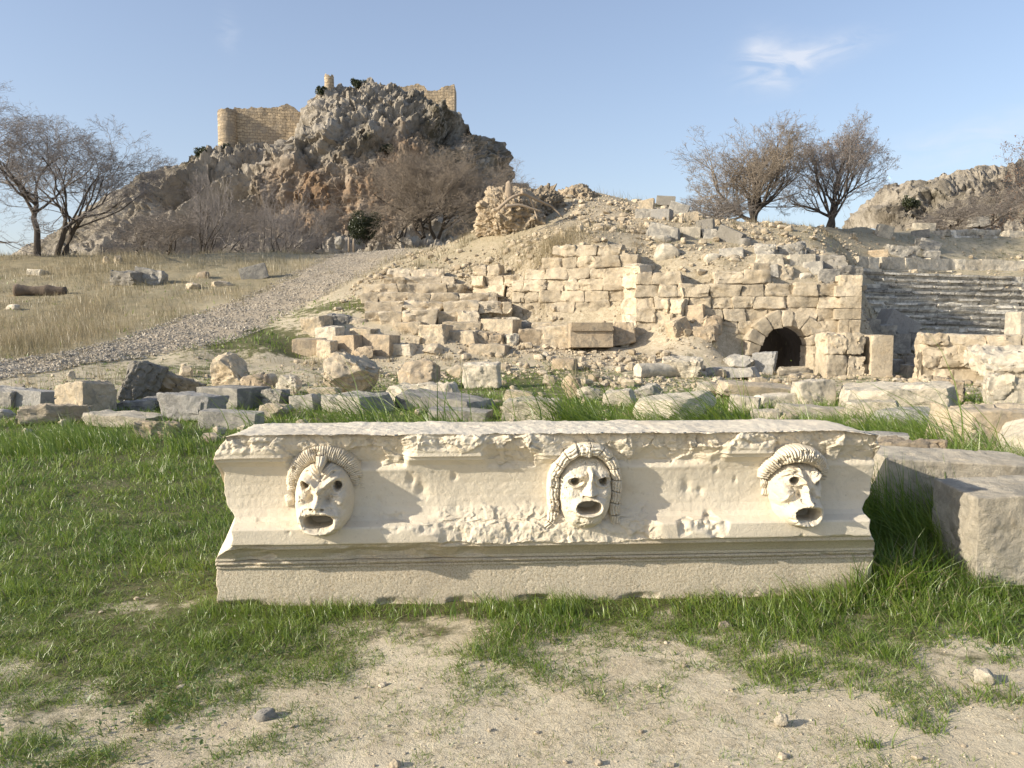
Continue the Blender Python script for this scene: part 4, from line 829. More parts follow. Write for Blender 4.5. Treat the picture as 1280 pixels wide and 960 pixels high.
     (L, (664, 403, 692, 420), 'block', 'cream', 'flat stone below the brick faced wall, left of its middle', GD, dict(Y=19.8)),
     (B, (767, 403, 794, 430), 'block', 'ochre', 'brown block right of the framed panel block', GD, dict(dep=.8, Y=18.9)),
     # soil heap
     (B, (783, 395, 820, 424), 'block', 'pale', 'bright white block with a notched side on the soil heap', GE, dict(dep=.8, yaw=-18)),
     (B, (806, 387, 850, 414), 'crisp', 'cream', 'large tilted squared block propped on the white notched block', GE, dict(dep=.8, yaw=-22, tilt=(0, 10))),
     (B, (836, 397, 868, 423), 'block', 'ochre', 'yellow block slanting down the soil heap', GE, dict(dep=.7, yaw=25, tilt=(0, -22))),
     (B, (860, 381, 882, 404), 'crisp', 'ochre', 'brown cube balanced upright near the arch wall', GE, dict(dep=.9)),
     (B, (880, 394, 902, 419), 'round', 'ochre', 'round ended stone left of the arch', GE, dict()),
     (B, (868, 408, 895, 427), 'rough', 'ochre', 'broken stone under the round ended one', GE, dict()),
     # mound
     (L, (806, 280, 849, 301), 'block', 'grey', 'long grey slab tilted downhill on the rubble mound', GF, dict(dep=.5, yaw=-20, tilt=(0, 18))),
     (O, (817, 305, 850, 327), 'round', 'pale', 'bright two lobed boulder on the wall top', GF, dict()),
     (B, (815, 261, 839, 276), 'crisp', 'blue', 'dark grey block under the top slabs of the mound', GF, dict()),
     (B, (794, 261, 817, 274), 'block', 'grey', 'grey block left of the dark block on the mound crest', GF, dict()),
     (B, (800, 249, 818, 265), 'block', 'cream', 'squared cream block on the mound crest', GF, dict()),
     (L, (820, 245, 843, 257), 'crisp', 'dark', 'flat dark slab topping the mound against the sky', GF, dict()),
     (B, (834, 253, 858, 269), 'crisp', 'grey', 'grey block leaning right of the topmost slab', GF, dict(tilt=(0, 16))),
     (B, (856, 265, 873, 277), 'crisp', 'cream', 'small squared pale block right of the crest blocks', GF, dict()),
     (B, (850, 283, 875, 297), 'crisp', 'pale', 'neat pale block lying on bare earth mid mound', GF, dict()),
     (B, (872, 274, 893, 291), 'crisp', 'dark', 'dark mossy block behind the neat pale block', GF, dict()),
     (X, (878, 286, 896, 299), 'block', 'grey', 'small grey block right of the neat pale block', GF, dict()),
     (L, (893, 284, 924, 305), 'crisp', 'dark', 'dark slab sliding down the mound towards the tree', GF, dict(tilt=(0, 30))),
     (X, (923, 297, 938, 310), 'round', 'dark', 'black rounded stone at the foot of the sliding slab', GF, dict()),
     (X, (880, 317, 900, 328), 'round', 'pale', 'flat bright stone above the left half of the arch wall', GF, dict()),
     (B, (900, 310, 929, 323), 'crisp', 'grey', 'grey sharp edged block above the arch wall', GF, dict(tilt=(0, -8))),
     (X, (902, 318, 931, 330), 'boulder', 'cream', 'low boulder just under the grey sharp edged block', GF, dict()),
     (X, (816, 293, 839, 304), 'round', 'pale', 'pale stone wedged below the long tilted slab', GF, dict()),
     (O, (971, 303, 1012, 327), 'rough', 'grey', 'biggest grey boulder of the pile above the arch', GF, dict(dep=.8, yaw=-20)),
     (B, (984, 318, 1016, 334), 'crisp', 'pale', 'long pale block in front of the biggest grey boulder', GF, dict(dep=.6)),
     (O, (1015, 319, 1056, 337), 'rough', 'dark', 'dark slanting boulder right of the long pale block', GF, dict()),
     (B, (1005, 327, 1029, 344), 'crisp', 'grey', 'grey cube under the long pale block', GF, dict()),
     (B, (1020, 336, 1046, 355), 'block', 'grey', 'grey faceted block on the wall edge above the arch', GF, dict()),
     (B, (944, 317, 976, 334), 'block', 'pale', 'pale squared stone left of the long pale block', GF, dict()),
     (B, (943, 305, 967, 321), 'rough', 'grey', 'peaked grey stone behind the pale squared stone', GF, dict()),
     (B, (938, 329, 961, 349), 'block', 'cream', 'upright cream block standing on the arch wall', GF, dict()),
     (B, (970, 331, 990, 350), 'rough', 'cream', 'pointed cream stone standing on the arch wall', GF, dict()),
     (X, (994, 341, 1015, 353), 'round', 'pale', 'rounded pale stone on the wall between two cubes', GF, dict()),
     (L, (1043, 332, 1075, 348), 'rough', 'dark', 'dark slab capping the right end of the arch wall', GF, dict(dep=.8)),
     (B, (957, 331, 973, 347), 'block', 'grey', 'grey stone between the upright and the pointed stone', GF, dict()),
     # above the theatre
     (B, (1094, 281, 1112, 297), 'crisp', 'pale', 'lone pale cube tilted on the slope above the theatre', GG, dict(tilt=(0, 14))),
     (L, (1142, 278, 1166, 288), 'crisp', 'pale', 'upper slab of the stacked pair on the slope', GG, dict()),
     (L, (1141, 287, 1160, 297), 'crisp', 'grey', 'lower block of the stacked pair on the slope', GG, dict()),
     (L, (1143, 299, 1168, 315), 'block', 'grey', 'broken slab sliding off below the stacked pair', GG, dict(tilt=(0, 18))),
     (B, (1154, 313, 1172, 325), 'block', 'grey', 'grey stone just above the long dressed wall', GG, dict()),
     (L, (1107, 308, 1142, 323), 'rough', 'grey', 'long rugged grey stone above the start of the dressed wall', GG, dict()),
     (B, (1087, 312, 1109, 325), 'block', 'ochre', 'brown stone above the short end of the dressed wall', GG, dict()),
     (X, (1256, 289, 1277, 298), 'block', 'pale', 'flat pale stone right of the small ruined footing', GG, dict()),
     (X, (1212, 271, 1232, 283), 'crisp', 'grey', 'grey block sitting on the small ruined footing', GG, dict()),
     # gap
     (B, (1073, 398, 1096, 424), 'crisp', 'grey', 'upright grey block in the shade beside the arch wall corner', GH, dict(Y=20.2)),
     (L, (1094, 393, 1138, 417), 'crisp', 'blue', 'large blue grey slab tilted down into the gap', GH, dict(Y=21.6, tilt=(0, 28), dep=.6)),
     (B, (1094, 406, 1117, 420), 'block', 'grey', 'grey stone under the tilted blue grey slab', GH, dict(Y=20.6)),
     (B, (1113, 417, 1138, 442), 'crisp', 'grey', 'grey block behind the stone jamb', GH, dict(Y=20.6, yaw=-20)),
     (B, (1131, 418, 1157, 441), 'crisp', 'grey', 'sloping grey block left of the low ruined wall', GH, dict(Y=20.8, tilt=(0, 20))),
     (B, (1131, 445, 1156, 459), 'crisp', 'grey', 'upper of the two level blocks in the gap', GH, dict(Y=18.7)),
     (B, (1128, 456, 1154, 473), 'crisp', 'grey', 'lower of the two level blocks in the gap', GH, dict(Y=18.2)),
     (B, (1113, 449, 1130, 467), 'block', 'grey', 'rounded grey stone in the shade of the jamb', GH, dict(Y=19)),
     (L, (1220, 438, 1305, 467), 'rough', 'pale', 'white slab tipped over the front of the low ruined wall', GH, dict(Y=15.8, dep=.9, tilt=(6, 0))),
     # slope on the left
     (O, (142, 339, 176, 358), 'rough', 'dark', 'dark lichened rock in the dry grass touching a paler one', GI, dict(dep=.6)),
     (O, (172, 337, 204, 356), 'rough', 'grey', 'pale grey rock leaning against the dark lichened rock', GI, dict(dep=.7, tilt=(0, 12))),
     (B, (302, 331, 338, 350), 'crisp', 'grey', 'squared slab tipped beside the gravel path', GI, dict(dep=.6, yaw=14, tilt=(0, -14))),
     (X, (246, 339, 262, 350), 'round', 'ochre', 'tan rounded stone in dry grass left of the tipped slab', GI, dict()),
     (X, (230, 354, 251, 363), 'boulder', 'cream', 'low cream stone in the grass near the path edge', GI, dict()),
     (X, (262, 351, 289, 360), 'boulder', 'cream', 'flat string of pale stone nearest the tipped slab', GI, dict()),
     (X, (8, 381, 26, 389), 'round', 'pale', 'white flat stone below the cut log', GI, dict()),
     (X, (37, 337, 56, 345), 'block', 'pale', 'pale stone under the big bare tree', GI, dict()),
     (X, (142, 318, 154, 331), 'boulder', 'cream', 'cream stone upright on the grassy crest', GI, dict()),
     (X, (128, 321, 138, 330), 'boulder', 'cream', 'smaller cream stone on the crest left of the upright one', GI, dict()),
     (O, (418, 293, 432, 311), 'boulder', 'dark', 'bluish grey rock left of the two short posts', GI, dict(Y=40)),
     # foreground
     (X, (313, 891, 351, 911), 'boulder', 'grey', 'grey stone on the bare soil in front, largest loose one', None, dict(dep=.6)),
     (X, (1212, 841, 1246, 859), 'boulder', 'pale', 'cream stone at the edge of the grass at lower right', None, dict(dep=.6)),
     (X, (968, 900, 986, 912), 'boulder', 'pale', 'little pale stone on the bare soil below the right mask', None, dict()),
     (X, (895, 780, 917, 794), 'boulder', 'ochre', 'reddish stone in the short grass right of the middle mask', None, dict()),
    ]
    for nm, box, kind, mat, lab, grp, kw in T:
        if kind == 'column': column(nm, box, mat, lab); continue
        stone(nm, box, kind, mat, lab, grp, **kw)
    # framed panel block: dressed slab with a raised band above a sunk field, tipped slightly out
    P = at(740, 434, 18.5); w = 54 / F * P[1]; h = 31 / F * P[1]
    root = empty('panel_block', tuple(P), 'upright dressed block with a darker moulded band above a plain field', 'stone block', GD)
    root.rotation_euler = (R(-6), 0, R(4))
    V, Fq = stone_arr((w / 2, .45, h / 2), 14, 'crisp', 901, .6); V += [0, .45, h / 2]; link('body', mkmesh('body', V, Fq, {'tint': np.zeros(len(V))}, True, 38), M['ochre'], root)
    V, Fq = stone_arr((w / 2 - .02, .05, h * .17), 12, 'crisp', 902, .6); V += [0, -.03, h * .82]; link('band', mkmesh('band', V, Fq, {'tint': np.full(len(V), -.5)}, True, 38), M['ochre'], root)

def column(nm, box, mat, lab):
    u0, v0, u1, v1 = box; P = ghit((u0 + u1) / 2, v1); r = (v1 - v0) / F * P[1] * .5; L = (u1 - u0) / F * P[1] * 1.1
    a = np.linspace(0, 2 * math.pi, 40, endpoint=False); t = np.linspace(0, 1, 30)
    X = np.repeat(t[:, None] * L - L / 2, 40, 1); rr = r * (1 - .06 * t[:, None]) * (1 + .03 * fb2(X * 3, np.repeat(a[None], 30, 0), 1, 3, 4))
    V = np.stack([X + .06 * fb2(rr * np.cos(a) * 4, rr * np.sin(a) * 4, 1, 2, 3) * (np.abs(t[:, None] - .5) > .48), rr * np.cos(a)[None], rr * np.sin(a)[None] + r * .9], -1).reshape(-1, 3)
    ob = link(nm, mkmesh(nm, V, [gridf(30, 40, True), np.arange(39, -1, -1)[None], (np.arange(40) + 29 * 40)[None]], {'tint': np.zeros(len(V))}, True, 40), M[mat])
    ob.location = P + np.array([0, r, -.02]); ob.rotation_euler.z = R(24); tag(ob, lab, CATS[nm])

# ------------------------------------------------------------------ masonry
def masonry(mb, A, B, z0, hs, bw, dep, keep=None, seed=0, kind='block', n=6, jit=.05, zo=None, rough=1.0, miss=0.0, mixr=.28, hv=.08):
    """courses of single blocks from A to B (x,y); hs = course heights upward from z0; zo(t) adds height along the run"""
    rng = np.random.RandomState(seed); A = np.array(A[:2]); B = np.array(B[:2]); L = np.linalg.norm(B - A); d = (B - A) / L; nrm = np.array([d[1], -d[0]])
    if nrm[1] > 0: nrm = -nrm
    z = z0
    for ci, h in enumerate(hs):
        x = -rng.uniform(0, .6) * bw[0]
        while x < L:
            w = rng.uniform(*bw); a, b = max(0, x), min(L, x + w); x += w
            if b - a < .25 * bw[0]: continue
            c = (a + b) / 2; hj = rng.uniform(-hv, hv) * h * min(1, rough); zc = z + h / 2 + hj * .5 + (zo(c / L) if zo else 0)
            if keep and not keep(c, zc): continue
            if rng.rand() < miss: continue
            kd = kind if kind != 'block' or rng.rand() > mixr else 'rough'
            V, Fq = stone_arr(((b - a) / 2 * 1.01, dep / 2, (h + hj) / 2 * 1.02), n + 4, kd, rng.randint(1e6), rough)
            ry = rng.normal() * .018; V = V @ np.array([[math.cos(ry), 0, math.sin(ry)], [0, 1, 0], [-math.sin(ry), 0, math.cos(ry)]])
            off = dep / 2 - rng.uniform(-1, 1) * jit
            W = np.empty_like(V); W[:, 0] = A[0] + d[0] * (c + V[:, 0]) - nrm[0] * (off + V[:, 1] * 1); W[:, 1] = A[1] + d[1] * (c + V[:, 0]) - nrm[1] * (off + V[:, 1]); W[:, 2] = zc + V[:, 2]
            er_ = (fbm(W * 1.1, 3, 77) * .08 + facet(W * 2.1, 78) * .03 * rough + fbm(W * 5, 3, 79) * .03) * min(1, rough); W[:, 0] += nrm[0] * er_; W[:, 1] += nrm[1] * er_
            mb.add(W, Fq, rng.uniform(-1, 1) * .5)
        z += h

def core_sheet(A, B, z0, z1, keep, rec, name, par, mat, seed=0, st=.12):
    A = np.array(A[:2]); B = np.array(B[:2]); L = np.linalg.norm(B - A); d = (B - A) / L; nrm = np.array([d[1], -d[0]]); nrm = -nrm if nrm[1] > 0 else nrm
    nx = int(L / st) + 2; nz = int((z1 - z0) / st) + 2; X, Z = np.meshgrid(np.linspace(0, L, nx), np.linspace(z0, z1, nz))
    Y = rec + fb2(X, Z, 1.6, 4, seed) * .10
    V = np.stack([A[0] + d[0] * X - nrm[0] * Y, A[1] + d[1] * X - nrm[1] * Y, Z], -1).reshape(-1, 3); Fq = gridf(nz, nx)
    c = Fq.mean(1).astype(int); k = np.array([keep(X.ravel()[Fq[i]].mean(), Z.ravel()[Fq[i]].mean()) for i in range(len(Fq))])
    V2 = V.copy(); V2[:, 0] -= nrm[0] * .5; V2[:, 1] -= nrm[1] * .5; Fk = Fq[k]; nV = len(V)
    e = np.concatenate([Fk[:, [0, 1]], Fk[:, [1, 2]], Fk[:, [2, 3]], Fk[:, [3, 0]]]); ks = np.sort(e, 1); _, idx, cnt = np.unique(ks, axis=0, return_index=True, return_counts=True); be = e[idx[cnt == 1]]
    side = np.stack([be[:, 0], be[:, 1], be[:, 1] + nV, be[:, 0] + nV], -1)
    link(name, mkmesh(name, np.concatenate([V, V2]), np.concatenate([Fk, Fk + nV, side]), {'tint': np.zeros(nV * 2)}), M[mat], par)

def zat(v, Y): return float(at(640, v, Y)[2])
def build_walls():
    # ---- arch wall
    A = at(795, 400, 19.3); B = at(1075, 400, 18.5); L = np.linalg.norm((B - A)[:2])
    root = empty('arch_wall', (A[0], A[1], 0), 'high ruined wall of cream blocks pierced by a low dark arch', 'ruined wall')
    root.location = (0, 0, 0)
    um = lambda t: 795 + (1075 - 795) * t / L
    def uvof(t, z):
        p = np.array([A[0] + (B - A)[0] * t / L, A[1] + (B - A)[1] * t / L, z]); q = p - [0, 0, HC]
        dep = q[1] * math.cos(TH) - q[2] * math.sin(TH); up = q[1] * math.sin(TH) + q[2] * math.cos(TH)
        return 640 + F * q[0] / dep, 480 - F * up / dep
    top = lambda u: np.interp(u, [795, 830, 845, 880, 900, 925, 960, 1040, 1048, 1080], [338, 345, 352, 351, 338, 336, 349, 351, 346, 344])
    def keep(t, z):
        u, v = uvof(t, z)
        if v < top(u): return False
        du, dv = u - 982, v - 441
        if dv < 0: return math.hypot(du / 50, dv / 52) > 1
        return abs(du) > 42
    mb = MB(); masonry(mb, A, B, -.25, [.46, .44, .47, .42, .45, .40, .43, .44, .42, .40], (.6, 1.15), .8, keep, 5, 'block', 9, .07, rough=1.0)
    link('masonry', mb.mesh('masonry', True, 38), M['wall'], root)
    def keepc(t, z):
        u, v = uvof(t, z)
        if v < top(u) + 5: return False
        du, dv = u - 982, v - 441
        return math.hypot(du / 38, dv / 40) > 1 if dv < 0 else abs(du) > 36
    core_sheet(A, B, -.3, 4.3, keepc, .14, 'core', root, 'wall', 4)
    mb = MB(); Yq = 18.3
    for i, (va, vb) in enumerate(((344, 357), (357, 370), (370, 385), (385, 399), (399, 418), (418, 440), (440, 462), (462, 476))):
        a = at(1044 if i % 2 else 1049, 400, Yq + .1); b = at(1076, 400, Yq)
        masonry(mb, a, b, zat(vb, Yq), [zat(va, Yq) - zat(vb, Yq)], (1.0, 1.6) if i % 2 else (.5, .9), .9, None, 40 + i, 'crisp', 8, .015)
    link('quoins', mb.mesh('quoins', True, 38), M['wall'], root)
    # voussoirs
    C = at(982, 441, 18.72); px = C[1] / F; mb = MB(); rng = np.random.RandomState(3); k = 9; r0, r1 = 33 * px, 53 * px
    ed = np.linspace(math.pi * 1.02, -.02 * math.pi, k + 1) + np.concatenate([[0], rng.uniform(-.05, .05, k - 1), [0]])
    for i in range(k):
        a0, a1 = ed[i], ed[i + 1]; am = (a0 + a1) / 2; rw = (r1 - r0); V, Fq = stone_arr(((a0 - a1) * (r0 + r1) / 4 * .985, .5, rw / 2 * rng.uniform(.95, 1.12)), 10, 'block', 60 + i, 1.0)
        ang = am - V[:, 0] / ((r0 + r1) / 2); rad = (r0 + r1) / 2 + V[:, 2]
        W = np.stack([C[0] + rad * np.cos(ang), C[1] - .10 + .5 + V[:, 1] - rng.uniform(0, .08), C[2] + rad * np.sin(ang)], -1); mb.add(W, Fq, rng.uniform(-.4, .4))
    link('arch', mb.mesh('arch', True, 38), M['wall'], root)
    mb = MB()
    for sx, hs in ((-1, [.42, .44]), (1, [.46, .42, .3])):
        a = C + np.array([sx * 32.5 * px, -.08, 0]); b = C + np.array([sx * 52 * px, -.08, 0])
        masonry(mb, *((a, b) if sx > 0 else (b, a)), -.15, hs, (.5, .7), 1.1, None, 70 + sx, 'block', 8, .03)
    link('jambs', mb.mesh('jambs', True, 38), M['wall'], root)
    # vaulted passage behind the arch
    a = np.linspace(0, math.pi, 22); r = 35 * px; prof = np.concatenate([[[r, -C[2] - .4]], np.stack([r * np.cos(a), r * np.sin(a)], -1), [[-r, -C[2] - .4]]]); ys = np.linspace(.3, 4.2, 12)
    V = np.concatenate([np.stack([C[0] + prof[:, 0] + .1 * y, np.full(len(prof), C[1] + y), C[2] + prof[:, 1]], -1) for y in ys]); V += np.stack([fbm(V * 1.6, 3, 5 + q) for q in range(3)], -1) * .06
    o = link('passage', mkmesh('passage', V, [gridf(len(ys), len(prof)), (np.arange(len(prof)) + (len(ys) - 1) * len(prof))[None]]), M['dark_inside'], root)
    # short projecting wall right of the arch
    Yp = 17.75; a = at(1034, 440, Yp); b = at(1082, 440, Yp); mb = MB(); hz = [zat(443, Yp) - zat(474, Yp), zat(418, Yp) - zat(443, Yp)]
    masonry(mb, a, b, zat(474, Yp), hz, (.62, .95), 1.0, None, 91, 'block', 12, .04)
    r2 = tag(link('buttress_wall', mb.mesh('buttress_wall', True, 38), M['wall']), 'short buttress of four cream blocks projecting right of the arch', 'ruined wall')
    # jamb slab
    V, Fq = stone_arr((13.5 / F * Yp * S, .55, (zat(417, Yp) - zat(473, Yp)) / 2), 14, 'crisp', 94, .8); P = at(1101, 473, Yp); V += [0, .5, (zat(417, Yp) - zat(473, Yp)) / 2 - .05]
    tag(link('stone_jamb', mkmesh('stone_jamb', V, Fq, {'tint': np.zeros(len(V))}, True, 38), M['wall'], None, P), 'upright smooth slab like a door jamb right of the buttress', 'stone post')
    V, Fq = stone_arr((9 / F * Yp * S, .4, .23), 10, 'crisp', 95, .8); V += [0, .6, .18]; tag(link('stone_block', mkmesh('stone_block', V, Fq, {'tint': np.zeros(len(V))}, True, 38), M['wall'], None, at(1084, 472, Yp)), 'low sill block between the buttress and the jamb', 'stone block')
    # ---- brick faced wall in the recess
    A2 = at(640, 400, 21.4); B2 = at(795, 400, 20.1); L2 = np.linalg.norm((B2 - A2)[:2])
    top2 = lambda u: np.interp(u, [640, 655, 672, 690, 705, 770, 785, 800], [362, 350, 330, 315, 306, 304, 312, 335])
    def uv2(t, z):
        u = 640 + 155 * t / L2; Y = (A2[1] + (B2 - A2)[1] * t / L2); return u, 480 - F * math.tan(math.atan2(z - HC, Y) + TH)
    k2 = lambda t, z: (lambda q: q[1] > top2(q[0]))(uv2(t, z)); k2c = lambda t, z: (lambda q: q[1] > top2(q[0]) + 5)(uv2(t, z))
    mb = MB(); masonry(mb, A2, B2, zat(420, 20.7), [.44, .40, .42, .41, .43, .40, .42, .40], (.5, .95), .7, k2, 15, 'block', 8, .06, rough=1.0)
    r3 = empty('brick_faced_wall', (0, 0, 0), 'recessed wall of small even courses in the middle of the terrace', 'ruined wall')
    link('masonry', mb.mesh('masonry', True, 38), M['wall'], r3); core_sheet(A2, B2, zat(422, 20.7), 4.6, k2c, .13, 'core', r3, 'wall', 6)
    # rough piled masonry between them
    A3 = at(778, 400, 20.0); B3 = at(852, 400, 18.95); top3 = lambda u: np.interp(u, [778, 800, 852], [330, 342, 352]); L3 = np.linalg.norm((B3 - A3)[:2])
    def k3(t, z):
        u = 778 + 74 * t / L3; Y = A3[1] + (B3 - A3)[1] * t / L3; v = 480 - F * math.tan(math.atan2(z - HC, Y) + TH); return v > top3(u)
    mb = MB(); masonry(mb, A3, B3, zat(425, 19.4), [.5, .42, .5, .4, .46, .4, .4], (.4, .85), .9, k3, 18, 'rough', 9, .16, rough=1.0)
    tag(link('rubble_wall', mb.mesh('rubble_wall', True, 38), M['wall']), 'crumbling stub of piled rough stones between the two big walls', 'ruined wall')
    # shaded return on the left of the recess
    A4 = at(590, 400, 22.4); B4 = at(655, 400, 21.9); mb = MB(); k4 = lambda t, z: z < zat(np.interp(t, [0, 2.0], [318, 345]), 22)
    masonry(mb, A4, B4, zat(425, 21.5), [.42] * 7, (.5, .9), .7, k4, 19, 'rough', 7, .1)
    tag(link('recess_wall', mb.mesh('recess_wall', True, 38), M['wall']), 'broken end wall at the left of the recess, behind the steps', 'ruined wall')
    # ---- steps
    r5 = empty('stone_steps', (0, 0, 0), 'flight of worn cream stone steps climbing at the left of the ruin', 'steps')
    for i, (u0, u1, va, vb, Y) in enumerate(((484, 555, 336, 347, 23.6), (480, 568, 346, 356, 22.9), (454, 580, 355, 367, 22.2), (450, 622, 366, 378, 21.5), (455, 640, 377, 390, 20.8), (455, 640, 389, 405, 20.2))):
        mb = MB(); a = at(u0, va, Y); b = at(u1, va, Y + .1); h = zat(va, Y) - zat(vb, Y)
        masonry(mb, a, b, zat(vb, Y) - .06, [h + .06], (.7, 1.7), 1.25, None, 120 + i, 'block', 10, .06 if i < 5 else .2, rough=1.2, miss=.0 if i < 5 else .1, mixr=.12, hv=.05)
        masonry(mb, a + [0, .35, 0], b + [0, .35, 0], zat(vb, Y) - .3, [.5], (.6, 1.2), 1.1, None, 150 + i, 'rough', 5, .1)
        link('step', mb.mesh('step', True, 38), M['wall'], r5)
    # ---- theatre seats
    r6 = empty('theatre_seating', (0, 0, 0), 'curved tiers of weathered grey theatre seats rising at right', 'theatre seats')
    nr = 12
    for i in range(nr):
        f = i / (nr - 1); mb = MB(); YL = 29.4 - 5.6 * f; YR = YL + 1.7; vL = 339 + 83 * f; hp = 7.6
        us = np.linspace(1066 if i < 9 else 1090, 1330, 6)
        for j in range(5):
            tj = np.array([j, j + 1]) / 5; yy = YL + (YR - YL) * (1 - (1 - tj) ** 2); vv = vL + (5.5 + 2 * (1 - f)) * tj * 1.2
            a = at(us[j], vv[0], yy[0]); b = at(us[j + 1], vv[1], yy[1]); h = hp / F * yy[0] * S
            dz = b[2] - a[2]
            masonry(mb, a, b, a[2] - h * 1.0, [h * .36, h * .64], (.7, 1.5), 1.1, None, 200 + i * 7 + j, 'crisp', 6, .02, zo=lambda t, dz=dz: dz * t, rough=.8, hv=.04)
            # the recessed foot under each nosing
            q = len(mb.V)
            masonry(mb, a + [0, -.10, 0], b + [0, -.10, 0], a[2] - h * .36, [h * .36], (.7, 1.5), .5, None, 200 + i * 7 + j, 'block', 6, .03, zo=lambda t, dz=dz: dz * t, rough=.6, miss=.04, mixr=.15, hv=.05)
        link('seat_row', mb.mesh('seat_row', True, 40), M['seat'], r6)
    r7 = empty('dressed_wall', (0, 0, 0), 'long low wall of smooth upright slabs above the theatre seats', 'wall')
    for j, (ua, ub, va, vb, vt0, vt1, Y0, Y1) in enumerate(((1073, 1099, 334, 335, 321, 322, 30.2, 30.6), (1102, 1190, 336, 337.5, 321.5, 323.5, 31, 32.6), (1190, 1340, 337.5, 340, 323.5, 326, 32.6, 33.6))):
        mb = MB(); a = at(ua, va, Y0); b = at(ub, vb, Y1); h = at(ua, vt0, Y0)[2] - a[2]; dz = b[2] - a[2]
        masonry(mb, a, b, a[2] - .1, [h + .1], (.8, 1.5), .5, None, 330 + j, 'crisp', 7, .02, zo=lambda t, dz=dz: dz * t, rough=.8)
        masonry(mb, a + [0, -.35, 0], b + [0, -.35, 0], a[2] - .42, [.32], (1.2, 2.2), 1.3, None, 340 + j, 'block', 6, .04, zo=lambda t, dz=dz: dz * t)
        link('wall_run', mb.mesh('wall_run', True, 38), M['pale'], r7)
    mb = MB(); a = at(1181, 305, 36.5); b = at(1250, 302, 37.5); zo = lambda t: .2 * t
    masonry(mb, a, b, a[2] - .3, [.42, .4, .38], (.5, 1.0), 1.2, lambda t, z: not (t < .6 and z > a[2] + .9), 350, 'block', 7, .1, zo=zo)
    tag(link('ruined_footing', mb.mesh('ruined_footing', True, 38), M['seat']), 'small ruined footing of three rough courses on the slope above the theatre', 'ruined wall')
    # ---- low ruined wall at right
    a = at(1152, 470, 17.3); b = at(1330, 470, 16.7); L8 = np.linalg.norm((b - a)[:2]); r8 = empty('low_wall', (0, 0, 0), 'low ruined wall of mortared rubble with squared blocks on top at right', 'ruined wall')
    mb = MB(); masonry(mb, a, b, zat(480, 17), [.5, .45], (.5, 1.0), .9, None, 360, 'rough', 10, .09, rough=1.2); link('rubble_courses', mb.mesh('rubble_courses', True, 38), M['wall'], r8)
    core_sheet(a, b, -.3, zat(436, 17), lambda t, z: True, .08, 'core', r8, 'wall', 9)
    mb = MB(); tp = lambda t: np.interp(t, [0, .7, .75, 1.4, 1.45, 3, 6], [zat(418, 17), zat(418, 17), zat(428, 17), zat(424, 17), zat(421, 17), zat(420, 17), zat(420, 17)])
    masonry(mb, a, b, zat(446, 17), [.34, .34], (.75, 1.2), .85, lambda t, z: z < tp(t), 361, 'block', 10, .05, rough=1.2); link('top_course', mb.mesh('top_course', True, 38), M['wall'], r8)
    V, Fq = stone_arr((12 / F * 17.6 * S, .4, .55), 12, 'crisp', 370); V += [0, .3, .35]; tag(link('stone_post', mkmesh('stone_post', V, Fq, {'tint': np.zeros(len(V))}, True, 38), M['pale'], None, at(1284, 425, 17.8)), 'upright pale post on the low wall at the right border', 'stone post')

# ------------------------------------------------------------------ rubble-concrete core crowning the mound
def build_core():
    root = empty('rubble_core', (0, 0, 0), 'lump of stony rubble concrete with dead roots crowning the mound', 'ruined wall')
    def lump(name, box, Y, dep, seed, tint, cell, par):
        u0, v0, u1, v1 = box; P = at((u0 + u1) / 2, v1, Y); w = (u1 - u0) / F * P[1]; h = (v1 - v0) / F * P[1]
        V, Fq = stone_arr((w / 2, dep / 2, h / 2), 110, 'boulder', seed, 1.2); W = V + [P[0], P[1] + dep / 2, P[2] + h / 2]
        N = V / np.linalg.norm(V, axis=1, keepdims=True); d1, d2, cid = voro(W / cell, seed); e1, e2, eid = voro(W / (cell * .45), seed + 1)
        W = W + N * (facet(W / .75, seed + 3) * .15 + facet(W / .30, seed + 4) * .08 + facet(W / .15, seed + 5) * .05 + (cid - .5) * .30 * cell + (d2 - d1) * .30 * cell + (e2 - e1) * .12 * cell)[:, None]
        link(name, mkmesh(name, W, Fq, {'tint': (cid - .5) * .9 + tint}), M['ochre'], par)
    lump('core_lump', (602, 232, 682, 306), 25.5, 3.8, 3, -.1, .24, root)
    lump('core_lump', (640, 232, 712, 298), 26.6, 3.0, 4, -.55, .24, root)
    lump('heap', (680, 234, 762, 286), 28.3, 3.5, 8, -.2, .2, root)
    for i, pts in enumerate(([(622, 262, 25), (640, 246, 25), (660, 240, 25.2), (668, 262, 25.3), (672, 275, 25.2)], [(652, 240, 25), (672, 250, 25.4), (690, 258, 26), (704, 272, 26)], [(632, 258, 24.8), (650, 256, 24.9), (676, 264, 25)])):
        Pp = smooth1(resamp(np.array([at(*p) for p in pts]), 24), 3); V, Fq = tube(Pp, np.linspace(.085, .03, 24), 8, 3 + i); link('root', mkmesh('root', V, Fq), M['driftwood'], root)
    V, Fq = stone_arr((.16, .16, .40), 10, 'round', 12); V += at(636, 238, 25.2); link('stump', mkmesh('stump', V, Fq), M['driftwood'], root)

